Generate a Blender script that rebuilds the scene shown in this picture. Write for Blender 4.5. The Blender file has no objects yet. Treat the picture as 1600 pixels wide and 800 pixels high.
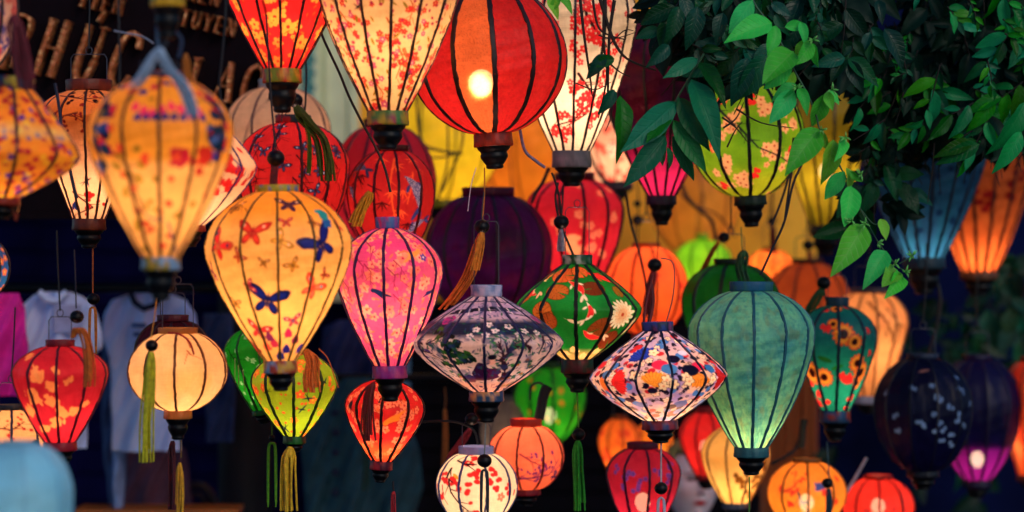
import bpy, bmesh, math, random
import numpy as np
from mathutils import Vector, Matrix, Euler
random.seed(7); rng = np.random.default_rng(7)
D = bpy.data; SC = bpy.context.scene; COL = SC.collection
PI = math.pi; R_ = math.radians

# ------------------------------------------------------------------ camera, sky, sun, exposure
CAMZ = 1.95
KX = 36.0/85.0/1600.0            # metres across per photo pixel, per metre of depth
FOCUS = 5.2
cam_d = D.cameras.new('camera'); cam = D.objects.new('camera', cam_d); COL.objects.link(cam)
cam.location = (0, 0, CAMZ); cam.rotation_euler = (PI/2, 0, 0)
cam_d.lens = 85; cam_d.sensor_width = 36; cam_d.clip_start = .1; cam_d.clip_end = 500
cam_d.dof.use_dof = True; cam_d.dof.focus_distance = FOCUS; cam_d.dof.aperture_fstop = 1.75
SC.camera = cam
SUN_EL, SUN_AZ = R_(18), R_(150)      # dusk light from behind and right of the camera
wd = D.worlds.new('World'); SC.world = wd; wd.use_nodes = True
wn = wd.node_tree; wn.nodes.clear()
wo = wn.nodes.new('ShaderNodeOutputWorld'); wb = wn.nodes.new('ShaderNodeBackground')
sk = wn.nodes.new('ShaderNodeTexSky'); sk.sky_type = 'NISHITA'; sk.sun_disc = False
sk.sun_elevation = R_(18); sk.sun_rotation = SUN_AZ; sk.ozone_density = 6; sk.air_density = 1.0; sk.dust_density = .3
wb.inputs['Strength'].default_value = .15
wn.links.new(sk.outputs[0], wb.inputs[0]); wn.links.new(wb.outputs[0], wo.inputs[0])
sun_d = D.lights.new('sun', 'SUN'); sun = D.objects.new('sun', sun_d); COL.objects.link(sun)
sun_d.energy = 1.3; sun_d.angle = R_(25); sun_d.color = (1.0, .82, .62)
sd = Vector((math.sin(SUN_AZ)*math.cos(SUN_EL), math.cos(SUN_AZ)*math.cos(SUN_EL), math.sin(R_(35))))
sun.rotation_euler = sd.to_track_quat('Z', 'Y').to_euler(); sun.location = (-3, -4, 6)
SC.view_settings.view_transform = 'Standard'; SC.view_settings.look = 'None'
SC.view_settings.exposure = -0.2; SC.view_settings.gamma = 1.0
cy = SC.cycles
cy.max_bounces = 7; cy.diffuse_bounces = 4; cy.glossy_bounces = 2; cy.transmission_bounces = 3; cy.transparent_max_bounces = 8
cy.caustics_reflective = False; cy.caustics_refractive = False; cy.sample_clamp_indirect = 3.0
cy.use_denoising = True
LAMP = 0.205                            # how bright all bulbs burn

# ------------------------------------------------------------------ helpers
def P(px, py, Y):                    # a photo pixel at a depth, as a point in the world
    return Vector(((px-800)*KX*Y, Y, CAMZ-(py-400)*KX*Y))
def lin(c):
    if isinstance(c, str):
        c = c.lstrip('#'); c = [int(c[i:i+2], 16)/255 for i in (0, 2, 4)]
        return tuple(((v+.055)/1.055)**2.4 if v > .04045 else v/12.92 for v in c)
    return tuple(c)
def tag(o, label=None, cat=None, group=None, kind=None):
    if label: o['label'] = label
    if cat: o['category'] = cat
    if group: o['group'] = group
    if kind: o['kind'] = kind
    return o
def link(name, me, parent=None, mat=None, loc=None):
    o = D.objects.new(name, me); COL.objects.link(o)
    if mat is not None and me is not None and len(me.materials) == 0: me.materials.append(mat)
    if parent: o.parent = parent
    if loc is not None: o.location = loc
    return o
def empty(name, loc, label, cat, group=None):
    o = D.objects.new(name, None); COL.objects.link(o); o.location = loc; o.empty_display_size = .05
    return tag(o, label, cat, group)
def mesh_np(name, V, F, smooth=True, col=None):
    me = D.meshes.new(name)
    V = np.asarray(V, dtype=np.float32); F = np.asarray(F, dtype=np.int32)
    k = F.shape[1]
    me.vertices.add(len(V)); me.vertices.foreach_set('co', V.ravel())
    me.loops.add(F.size); me.loops.foreach_set('vertex_index', F.ravel())
    me.polygons.add(len(F)); me.polygons.foreach_set('loop_start', np.arange(0, F.size, k, dtype=np.int32))
    me.polygons.foreach_set('use_smooth', np.full(len(F), smooth))
    me.update(calc_edges=True)
    if col is not None:
        a = me.color_attributes.new('Print', 'FLOAT_COLOR', 'POINT')
        c = np.ones((len(V), 4), dtype=np.float32); c[:, :3] = col
        a.data.foreach_set('color', c.ravel())
    me.validate()
    return me
def grid_faces(nu, nv, wrap=False):
    # vertices index = row*nu + column, rows nv
    j = np.arange(nv-1)[:, None]; i = np.arange(nu if wrap else nu-1)[None, :]
    i2 = (i+1) % nu
    return np.stack([j*nu+i, (j+1)*nu+i, (j+1)*nu+i2, j*nu+i2], -1).reshape(-1, 4)
def lathe_vf(prof, n=24):            # prof: list of (r, z)
    prof = np.array(prof, float); th = np.linspace(0, 2*PI, n, endpoint=False)
    V = np.stack([prof[:, 0:1]*np.sin(th), -prof[:, 0:1]*np.cos(th), np.repeat(prof[:, 1:2], n, 1)], -1).reshape(-1, 3)
    return V, grid_faces(n, len(prof), True)
def tube_vf(pts, rad, n=6):
    pts = [Vector(p) for p in pts]; m = len(pts)
    rads = rad if hasattr(rad, '__len__') else [rad]*m
    V = []; up = Vector((.13, 1, .07)).normalized()
    for i, p in enumerate(pts):
        t = (pts[min(i+1, m-1)]-pts[max(i-1, 0)]).normalized()
        a = t.cross(up)
        if a.length < 1e-3: a = t.cross(Vector((1, 0, 0)))
        a.normalize(); b = t.cross(a)
        for k in range(n):
            an = 2*PI*k/n; V.append(p+(a*math.cos(an)+b*math.sin(an))*rads[i])
    return np.array([tuple(v) for v in V]), grid_faces(n, m, True)
class MB:
    def __init__(s): s.V = []; s.F = []; s.n = 0
    def add(s, vf):
        V, F = vf; s.V.append(np.asarray(V, float)); s.F.append(np.asarray(F)+s.n); s.n += len(V); return s
    def mesh(s, name, smooth=True): return mesh_np(name, np.concatenate(s.V), np.concatenate(s.F), smooth)
def box_vf(x0, x1, y0, y1, z0, z1):
    V = [(x, y, z) for x in (x0, x1) for y in (y0, y1) for z in (z0, z1)]
    return np.array(V), np.array([(0, 1, 3, 2), (4, 6, 7, 5), (0, 4, 5, 1), (2, 3, 7, 6), (0, 2, 6, 4), (1, 5, 7, 3)])
def smooth_path(pts, sub=6):
    pts = [Vector(p) for p in pts]
    if len(pts) < 3: return pts
    out = []
    for i in range(len(pts)-1):
        p0 = pts[max(i-1, 0)]; p1 = pts[i]; p2 = pts[i+1]; p3 = pts[min(i+2, len(pts)-1)]
        for k in range(sub):
            t = k/sub
            out.append(.5*((2*p1)+(p2-p0)*t+(2*p0-5*p1+4*p2-p3)*t*t+(3*p1-p0-3*p2+p3)*t**3))
    out.append(pts[-1]); return out

# ------------------------------------------------------------------ materials
MATS = {}
def nodes_mat(name):
    m = D.materials.new(name); m.use_nodes = True; nt = m.node_tree; nt.nodes.clear()
    return m, nt, nt.nodes.new('ShaderNodeOutputMaterial')
def N(nt, t, **kw):
    n = nt.nodes.new(t)
    for k, v in kw.items():
        if k in n.inputs: n.inputs[k].default_value = v
        else: setattr(n, k, v)
    return n
def fabric_mat(trans=.6, sheer=0., rough=.42, forward=0., weave=1.0):
    key = ('fabric', trans, sheer, rough, forward, weave)
    if key in MATS: return MATS[key]
    m, nt, out = nodes_mat('silk_fabric'); L = nt.links.new
    at = N(nt, 'ShaderNodeAttribute', attribute_name='Print')
    tc = N(nt, 'ShaderNodeTexCoord')
    # slub threads running round and up the cloth
    mp = N(nt, 'ShaderNodeMapping'); mp.inputs['Scale'].default_value = (260, 260, 60); L(tc.outputs['Object'], mp.inputs[0])
    n1 = N(nt, 'ShaderNodeTexNoise', Scale=1.0, Detail=2.0); L(mp.outputs[0], n1.inputs[0])
    mp2 = N(nt, 'ShaderNodeMapping'); mp2.inputs['Scale'].default_value = (40, 40, 500); L(tc.outputs['Object'], mp2.inputs[0])
    n2 = N(nt, 'ShaderNodeTexNoise', Scale=1.0, Detail=2.0); L(mp2.outputs[0], n2.inputs[0])
    n3 = N(nt, 'ShaderNodeTexNoise', Scale=14.0, Detail=4.0); L(tc.outputs['Object'], n3.inputs[0])
    ad = N(nt, 'ShaderNodeMath', operation='ADD'); L(n1.outputs[0], ad.inputs[0]); L(n2.outputs[0], ad.inputs[1])
    mr = N(nt, 'ShaderNodeMapRange'); L(ad.outputs[0], mr.inputs[0])
    mr.inputs[1].default_value = .6; mr.inputs[2].default_value = 1.4; mr.inputs[3].default_value = 1-.13*weave; mr.inputs[4].default_value = 1+.08*weave
    mr3 = N(nt, 'ShaderNodeMapRange'); L(n3.outputs[0], mr3.inputs[0])
    mr3.inputs[1].default_value = .3; mr3.inputs[2].default_value = .7; mr3.inputs[3].default_value = .78; mr3.inputs[4].default_value = 1.1
    mu = N(nt, 'ShaderNodeMath', operation='MULTIPLY'); L(mr.outputs[0], mu.inputs[0]); L(mr3.outputs[0], mu.inputs[1])
    vm = N(nt, 'ShaderNodeVectorMath', operation='SCALE'); L(at.outputs['Color'], vm.inputs[0]); L(mu.outputs[0], vm.inputs['Scale'])
    bp = N(nt, 'ShaderNodeBump', Strength=.25, Distance=.002); L(ad.outputs[0], bp.inputs['Height'])
    n4 = N(nt, 'ShaderNodeTexNoise', Scale=22.0, Detail=2.0); mp4 = N(nt, 'ShaderNodeMapping'); mp4.inputs['Scale'].default_value = (1, 1, .25)
    L(tc.outputs['Object'], mp4.inputs[0]); L(mp4.outputs[0], n4.inputs[0])
    bp2 = N(nt, 'ShaderNodeBump', Strength=.6, Distance=.02); L(n4.outputs[0], bp2.inputs['Height']); L(bp.outputs[0], bp2.inputs['Normal'])
    pr = N(nt, 'ShaderNodeBsdfPrincipled', Roughness=rough); pr.inputs['Specular IOR Level'].default_value = .35
    L(vm.outputs[0], pr.inputs['Base Color']); L(bp2.outputs[0], pr.inputs['Normal'])
    tr = N(nt, 'ShaderNodeBsdfTranslucent'); L(vm.outputs[0], tr.inputs[0]); L(bp2.outputs[0], tr.inputs[1])
    mx = N(nt, 'ShaderNodeMixShader'); mx.inputs[0].default_value = trans; L(pr.outputs[0], mx.inputs[1]); L(tr.outputs[0], mx.inputs[2])
    last = mx
    if forward > 0:
        rf = N(nt, 'ShaderNodeBsdfRefraction', Roughness=.55, IOR=1.12); L(vm.outputs[0], rf.inputs[0])
        m2 = N(nt, 'ShaderNodeMixShader'); m2.inputs[0].default_value = forward; L(last.outputs[0], m2.inputs[1]); L(rf.outputs[0], m2.inputs[2]); last = m2
    if sheer > 0:
        tp = N(nt, 'ShaderNodeBsdfTransparent')
        m3 = N(nt, 'ShaderNodeMixShader'); m3.inputs[0].default_value = sheer; L(last.outputs[0], m3.inputs[1]); L(tp.outputs[0], m3.inputs[2]); last = m3
    L(last.outputs[0], out.inputs[0]); MATS[key] = m; return m
def plain(name, color, rough=.5, metal=0., spec=.4, noise=.25, nscale=30., bump=.15, bdist=.004, stretch=(1, 1, 1)):
    key = (name, color if isinstance(color, str) else tuple(color))
    if key in MATS: return MATS[key]
    m, nt, out = nodes_mat(name); L = nt.links.new; c = lin(color)
    tc = N(nt, 'ShaderNodeTexCoord'); mp = N(nt, 'ShaderNodeMapping'); mp.inputs['Scale'].default_value = stretch
    L(tc.outputs['Object'], mp.inputs[0])
    n = N(nt, 'ShaderNodeTexNoise', Scale=nscale, Detail=5.0); L(mp.outputs[0], n.inputs[0])
    r = N(nt, 'ShaderNodeMapRange'); L(n.outputs[0], r.inputs[0]); r.inputs[1].default_value = .3; r.inputs[2].default_value = .7
    r.inputs[3].default_value = 1-noise; r.inputs[4].default_value = 1+noise*.6
    v = N(nt, 'ShaderNodeVectorMath', operation='SCALE'); v.inputs[0].default_value = c; L(r.outputs[0], v.inputs['Scale'])
    p = N(nt, 'ShaderNodeBsdfPrincipled', Roughness=rough, Metallic=metal); p.inputs['Specular IOR Level'].default_value = spec
    b = N(nt, 'ShaderNodeBump', Strength=bump, Distance=bdist); L(n.outputs[0], b.inputs['Height']); L(b.outputs[0], p.inputs['Normal'])
    L(v.outputs[0], p.inputs['Base Color']); L(p.outputs[0], out.inputs[0]); MATS[key] = m; return m
def bulb_mat(strength, color=(1, .72, .4)):
    key = ('bulb', strength, color)
    if key in MATS: return MATS[key]
    m, nt, out = nodes_mat('glowing_bulb'); L = nt.links.new
    e = N(nt, 'ShaderNodeEmission', Strength=strength); e.inputs[0].default_value = (*color, 1)
    t = N(nt, 'ShaderNodeBsdfTransparent'); a = N(nt, 'ShaderNodeAddShader'); L(e.outputs[0], a.inputs[0]); L(t.outputs[0], a.inputs[1])
    L(a.outputs[0], out.inputs[0]); m.cycles.emission_sampling = 'NONE'; MATS[key] = m; return m
BLACK = plain('black_lacquer', '#040409', rough=.42, spec=.2, noise=.3, nscale=60, bump=.2)
CORDM = plain('black_cable_rubber', '#0a0a10', rough=.5)
WIRE = plain('grey_steel_wire', '#4a4a55', rough=.35, metal=.8)
def thread(c): return plain('dyed_thread', c, rough=.65, noise=.35, nscale=120, bump=.1)

# ------------------------------------------------------------------ printing on cloth
AA = 1.3
def cov(sd): return np.clip(-sd/AA+.5, 0, 1)
def vnoise(x, y, scale, seed):
    g = np.random.default_rng(seed).random((64, 64)); x = x/scale; y = y/scale
    xi = np.floor(x).astype(int); yi = np.floor(y).astype(int); fx = x-xi; fy = y-yi
    fx = fx*fx*(3-2*fx); fy = fy*fy*(3-2*fy); w = lambda a, b: g[a % 64, b % 64]
    return (w(xi, yi)*(1-fx)+w(xi+1, yi)*fx)*(1-fy)+(w(xi, yi+1)*(1-fx)+w(xi+1, yi+1)*fx)*fy
class Cloth:
    """colour grid of one shade; x, y are given in photo pixels on its front"""
    def __init__(s, cx, ys, rs, th):
        s.cx = cx; s.ys = ys; s.rs = rs; s.th = th
        s.A = np.concatenate([[0], np.cumsum(np.hypot(np.diff(ys), np.diff(rs)))])
        s.C = np.zeros((len(ys), len(th), 3)); s.U = th[None, :]*rs.max()+0*s.A[:, None]; s.W = s.A[:, None]+0*th[None, :]
        s.rg = np.random.default_rng(int(abs(cx)*7+ys[0]*3) % 99991)
    def base(s, c): s.C[:] = lin(c); return s
    def mottle(s, c, scale, amt=1., seed=1, lo=.45, hi=.75, sx=1.):
        n = vnoise(s.U*sx, s.W, scale, seed)*.65+vnoise(s.U*sx, s.W, scale*.4, seed+1)*.35
        k = (np.clip((n-lo)/(hi-lo), 0, 1)*amt)[..., None]; s.C[:] = s.C*(1-k)+np.array(lin(c))*k; return s
    def band(s, y0, y1, c, soft=6, amt=1.):
        k = (np.clip((s.ys-y0)/soft+.5, 0, 1)*np.clip((y1-s.ys)/soft+.5, 0, 1)*amt)[:, None, None]; s.C[:] = s.C*(1-k)+np.array(lin(c))*k; return s
    def panel(s, t0, t1, c, amt=1.):
        k = (((s.th > R_(t0)) & (s.th < R_(t1)))*amt)[None, :, None]; s.C[:] = s.C*(1-k)+np.array(lin(c))*k; return s
    def at(s, x, y):
        r = np.interp(y, s.ys, s.rs); return math.asin(max(-.97, min(.97, (x-s.cx)/max(r, 1))))
    def stamp(s, th0, y0, size, fn, rot=0., sz=None, **kw):
        A0 = np.interp(y0, s.ys, s.A); r0 = np.interp(y0, s.ys, s.rs)
        j0 = np.searchsorted(s.A, A0-size); j1 = np.searchsorted(s.A, A0+size)
        dt = size/max(r0*.8, 3); i0 = np.searchsorted(s.th, th0-dt); i1 = np.searchsorted(s.th, th0+dt)
        if j1 <= j0 or i1 <= i0: return
        X = (s.th[None, i0:i1]-th0)*s.rs[j0:j1, None]; Y = (s.A[j0:j1, None]-A0)+0*X
        c, sn = math.cos(rot), math.sin(rot); x = X*c+Y*sn; y = -X*sn+Y*c
        for k, col in fn(x, y, sz, **kw):
            k = k[..., None]; colr = np.array(lin(col)) if isinstance(col, (str, tuple)) else col
            s.C[j0:j1, i0:i1] = s.C[j0:j1, i0:i1]*(1-k)+colr*k
    def put(s, x, y, size, fn, rot=0., **kw):
        th = s.at(x, y); s.stamp(th, y, size*1.25, fn, rot, sz=size, **kw); return s
    def scatter(s, step, size, fn, jit=.95, p=1., y0=None, y1=None, front=False, rotr=PI, **kw):
        rg = s.rg; a = step*rg.random(); a1 = s.A[-1]
        while a < a1:
            y = np.interp(a, s.A, s.ys); r = np.interp(a, s.A, s.rs); n = max(1, int(2*PI*r/step)); o = rg.random()
            if (y0 is None or y > y0) and (y1 is None or y < y1):
                for k in range(n):
                    th = -PI+2*PI*((k+o+jit*(rg.random()-.5)) % n)/n
                    if abs(th) > 2.0 and rg.random() < .5: continue
                    if rg.random() < p:
                        yy = np.interp(a+jit*step*(rg.random()-.5), s.A, s.ys); z = size*(.75+.5*rg.random())
                        s.stamp(th, yy, z*1.25, fn, rg.uniform(-rotr, rotr), sz=z, **kw)
            a += step
        return s
    def branch(s, pts, w, c, twigs=0, tips=None, tipsize=4, **kw):
        """pts in photo pixels; tapering branch with side twigs and buds on them"""
        def seg(x0, y0, x1, y1, wa, wb):
            d = math.hypot(x1-x0, y1-y0); 
            if d < .5: return
            def f(x, y, s=0):
                t = np.clip((x+d/2)/d, 0, 1); px = -d/2+t*d
                return [(cov(np.hypot(x-px, y)-(wa+(wb-wa)*t)), c)]
            s.stamp(s.at((x0+x1)/2, (y0+y1)/2), (y0+y1)/2, d*.6+wa+3, f, math.atan2(y1-y0, x1-x0))
        rg = s.rg; n = len(pts)
        for i in range(n-1):
            wa = w*(1-.7*i/n); wb = w*(1-.7*(i+1)/n); seg(*pts[i], *pts[i+1], wa, wb)
            for k in range(twigs):
                t = rg.random(); x = pts[i][0]+(pts[i+1][0]-pts[i][0])*t; y = pts[i][1]+(pts[i+1][1]-pts[i][1])*t
                an = math.atan2(pts[i+1][1]-pts[i][1], pts[i+1][0]-pts[i][0])+rg.choice([-1, 1])*rg.uniform(.4, 1.1); l = rg.uniform(8, 22)
                x2, y2 = x+l*math.cos(an), y+l*math.sin(an); seg(x, y, x2, y2, w*.45, w*.2)
                if tips:
                    for q in range(rg.integers(1, 4)): s.put(x2+rg.uniform(-5, 5), y2+rg.uniform(-5, 5), tipsize*rg.uniform(.7, 1.3), tips, rg.uniform(-3, 3), **kw)
        return s
def ell(x, y, cx, cy, a, b, rot=0.):
    c, sn = math.cos(rot), math.sin(rot); X = (x-cx)*c+(y-cy)*sn; Y = -(x-cx)*sn+(y-cy)*c
    return cov((np.sqrt((X/a)**2+(Y/b)**2)-1)*min(a, b))
def f_flower(x, y, s, col='#ffd9b0', mid='#c03020', n=5, line=None):
    r = np.hypot(x, y); ph = np.arctan2(y, x); rad = s*(.58+.42*np.abs(np.cos(ph*n/2)))
    o = []
    if line: o.append((cov(r-rad-1), line))
    return o+[(cov(r-rad), col), (cov(r-s*.22), mid)]
def f_dot(x, y, s, col='#c02020'): return [(ell(x, y, 0, 0, s, s*.8), col)]
def f_blob(x, y, s, col='#c02020', seed=3):
    r = np.hypot(x, y); n = vnoise(x+500, y+500, s*.45, seed)
    return [(cov(r-s*(.35+.75*n)), col)]
def f_leaf(x, y, s, col='#208040'):
    w = s*.34*np.sqrt(np.clip(1-(x/s)**2, 0, 1)); return [(cov(np.abs(y)-w), col)]
def f_butter(x, y, s, a='#b03020', b='#201830', spot='#e0a090'):
    o = []
    for sg in (-1, 1):
        X = x*sg
        for (cx, cy, A, B, rt) in ((.52, -.36, .6, .25, -.62), (.62, -.42, .34, .26, -.2), (.3, .34, .36, .2, 1.05)):
            o.append((ell(X, y, cx*s, cy*s, A*s, B*s, rt), b))
        for (cx, cy, A, B, rt) in ((.48, -.33, .42, .15, -.62), (.6, -.4, .2, .15, -.2), (.28, .32, .24, .12, 1.05)): o.append((ell(X, y, cx*s, cy*s, A*s, B*s, rt), a))
        o.append((ell(X, y, .6*s, -.42*s, .1*s, .1*s), spot))
    return o+[(ell(x, y, 0, 0, .07*s, .42*s), b)]
def f_swallow(x, y, s, a='#1c2a60', b='#101530'):
    return [(ell(x, y, .12*s, -.34*s, .62*s, .13*s, -1.15), a), (ell(x, y, -.2*s, .30*s, .55*s, .12*s, 1.9), a),
            (ell(x, y, 0, 0, .52*s, .13*s, 0), b), (ell(x, y, -.7*s, -.09*s, .34*s, .05*s, .25), b), (ell(x, y, -.7*s, .09*s, .34*s, .05*s, -.25), b)]
def f_bird(x, y, s, a='#e0a030'):
    return [(ell(x, y, 0, 0, .75*s, .24*s), a), (ell(x, y, .62*s, -.08*s, .24*s, .18*s), a), (ell(x, y, -.8*s, .1*s, .45*s, .1*s, -.1), a), (ell(x, y, -.1*s, -.15*s, .5*s, .14*s, .35), a)]
def f_fish(x, y, s, a='#ead0b0', b='#c02818', bend=.35, scales=None):
    cyv = bend*s*(x/s)**2; t = np.clip((x+s)/(1.6*s), 0, 1); w = s*.24*np.sin(PI*np.clip(t, .02, .98))**.7
    body = cov(np.abs(y-cyv)-w)*(x < .6*s)*(x > -s)
    o = [(ell(x, y, .85*s, bend*s*.72+.12*s, .32*s, .1*s, .75), a), (ell(x, y, .85*s, bend*s*.72-.12*s, .32*s, .1*s, .1), a),
         (ell(x, y, -.4*s, cyv.mean()+.27*s, .2*s, .08*s, .7), a), (ell(x, y, -.4*s, -.22*s, .2*s, .08*s, -.7), a), (body, a)]
    if scales:
        k = body*(np.sin(x*1.7)*np.sin((y-cyv)*1.9) > .1); o.append((k*.8, scales))
    else:
        n = vnoise(x+900, y+900, s*.35, 5); o.append((body*np.clip((n-.42)*9, 0, 1), b))
    return o
def f_mum(x, y, s, a='#fff0d0', b='#e09040', n=16):
    r = np.hypot(x, y); ph = np.arctan2(y, x); o = []
    for q, (k, sh) in enumerate(((1, 0), (.78, .5), (.56, 0), (.36, .5))):
        pet = np.abs(np.cos((ph+sh*PI/n)*n/2)); rad = s*k*(.68+.32*pet)
        f = (.2*q); c = np.array(lin(a))*(1-f)+np.array(lin(b))*f
        o += [(cov(r-rad-.9)*.75, b), (cov(r-rad), tuple(c))]
    return o+[(cov(r-s*.12), '#c05020')]
def f_sunfl(x, y, s, a='#f09028', b='#301010'):
    r = np.hypot(x, y); ph = np.arctan2(y, x); rad = s*(.74+.26*np.abs(np.cos(ph*6.5))); rad2 = s*(.6+.2*np.abs(np.sin(ph*6.5)))
    return [(cov(r-rad-1), '#902010'), (cov(r-rad), a), (cov(r-rad2)*.6, '#f8b848'), (cov(r-s*.42), '#80180c'), (cov(r-s*.32), b)]
def f_fan(x, y, s, a='#3050b0', b='#202860'):
    r = np.hypot(x, y+s*.5); ph = np.arctan2(y+s*.5, x); lim = .35+.0*x
    k = cov(r-s*1.3*(.95+.05*np.cos(ph*22)))*((ph > lim) & (ph < PI-lim))
    return [(k, a), (k*(np.cos(ph*26) > .55)*.7, b)]
def f_pad(x, y, s, a='#b87018', b='#704010'):
    r = np.hypot(x, y*1.25); ph = np.arctan2(y*1.25, x); k = cov(r-s)*(np.abs(ph) > .16)
    return [(cov(r-s-1.2)*(np.abs(ph) > .1), b), (k, a), (k*(np.cos(ph*13) > .93)*.8, b)]
def f_ring(x, y, s, a='#101838'):
    r = np.hypot(x, y); return [(cov(np.abs(r-s*.7)-.7), a), (cov(r-s*.18), a)]
def f_bamboo(x, y, s, a='#e07030'):
    o = []
    for k in range(5):
        an = -.3+k*.62+PI/2-1.2; o.append((ell(x, y, .5*s*math.cos(an), .5*s*math.sin(an), .5*s, .08*s, an), a))
    return o
def f_star(x, y, s, a='#101030'): return f_bamboo(x, y, s, a)

# ------------------------------------------------------------------ lantern builder
KIND = {'globe': (2, 1.5, 2, 1.5), 'balloon': (2, 1.35, 1.45, 1.), 'diamond': (1.3, 1., 1.45, 1.), 'cone': (2, 1.4, 1.22, 1.), 'round': (2, 1.9, 2, 1.9), 'pear': (2., 1.45, 1.8, 1.15)}
def profile(kind, yt, ym, yb, R, rt, rb):
    a, b, c, d = KIND[kind] if isinstance(kind, str) else kind
    ys = np.linspace(yt, yb, 600)
    u = np.clip((ys-yt)/(ym-yt), 0, 1); w = np.clip((ys-ym)/(yb-ym), 0, 1)
    g = np.where(ys < ym, rt+(R-rt)*(1-(1-u)**a)**(1/b), rb+(R-rb)*np.clip(1-w**c, 0, 1)**(1/d))
    return ys, g
LANTERNS = []
def bead_mesh(r):
    pr = [(r*math.sin(t)*1.0, -r*math.cos(t)*.92) for t in np.linspace(.12, PI-.12, 12)]
    return MB().add(lathe_vf(pr, 16)).mesh('bead')
def tassel_mesh(pts, w, loop=False, n=None, seed=0, spread=.25):
    """strand bundle along pts (world, relative), w = half width in metres"""
    rg = random.Random(seed); mb = MB(); n = n or 16
    pts = smooth_path(pts, 4); m = len(pts)
    for k in range(n):
        ph = rg.random()*2*PI; q = math.sqrt(rg.random()); ox, oy = q*math.cos(ph), q*math.sin(ph)
        l = 1.0 if loop else rg.uniform(.86, 1.0); wob = rg.uniform(-1, 1); P_ = []
        for i, p in enumerate(pts):
            t = i/(m-1)
            if t > l: break
            bund = w*(.35+.65*min(1, t*5))*(1+spread*t) if not loop else w*(.4+.6*min(1, t*6))
            P_.append(p+Vector((ox*bund+wob*w*.25*math.sin(t*5+k), oy*bund, 0)))
        if len(P_) > 1: mb.add(tube_vf(P_, w*.17, 4))
    # tied neck
    d = (pts[1]-pts[0]).normalized(); mb.add(tube_vf([pts[0]-d*w*.2, pts[0]+d*w*.5, pts[0]+d*w*1.3], [w*.35, w*.6, w*.5], 8))
    return mb.mesh('tassel')
RIBC = '#1a0d14'
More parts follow.
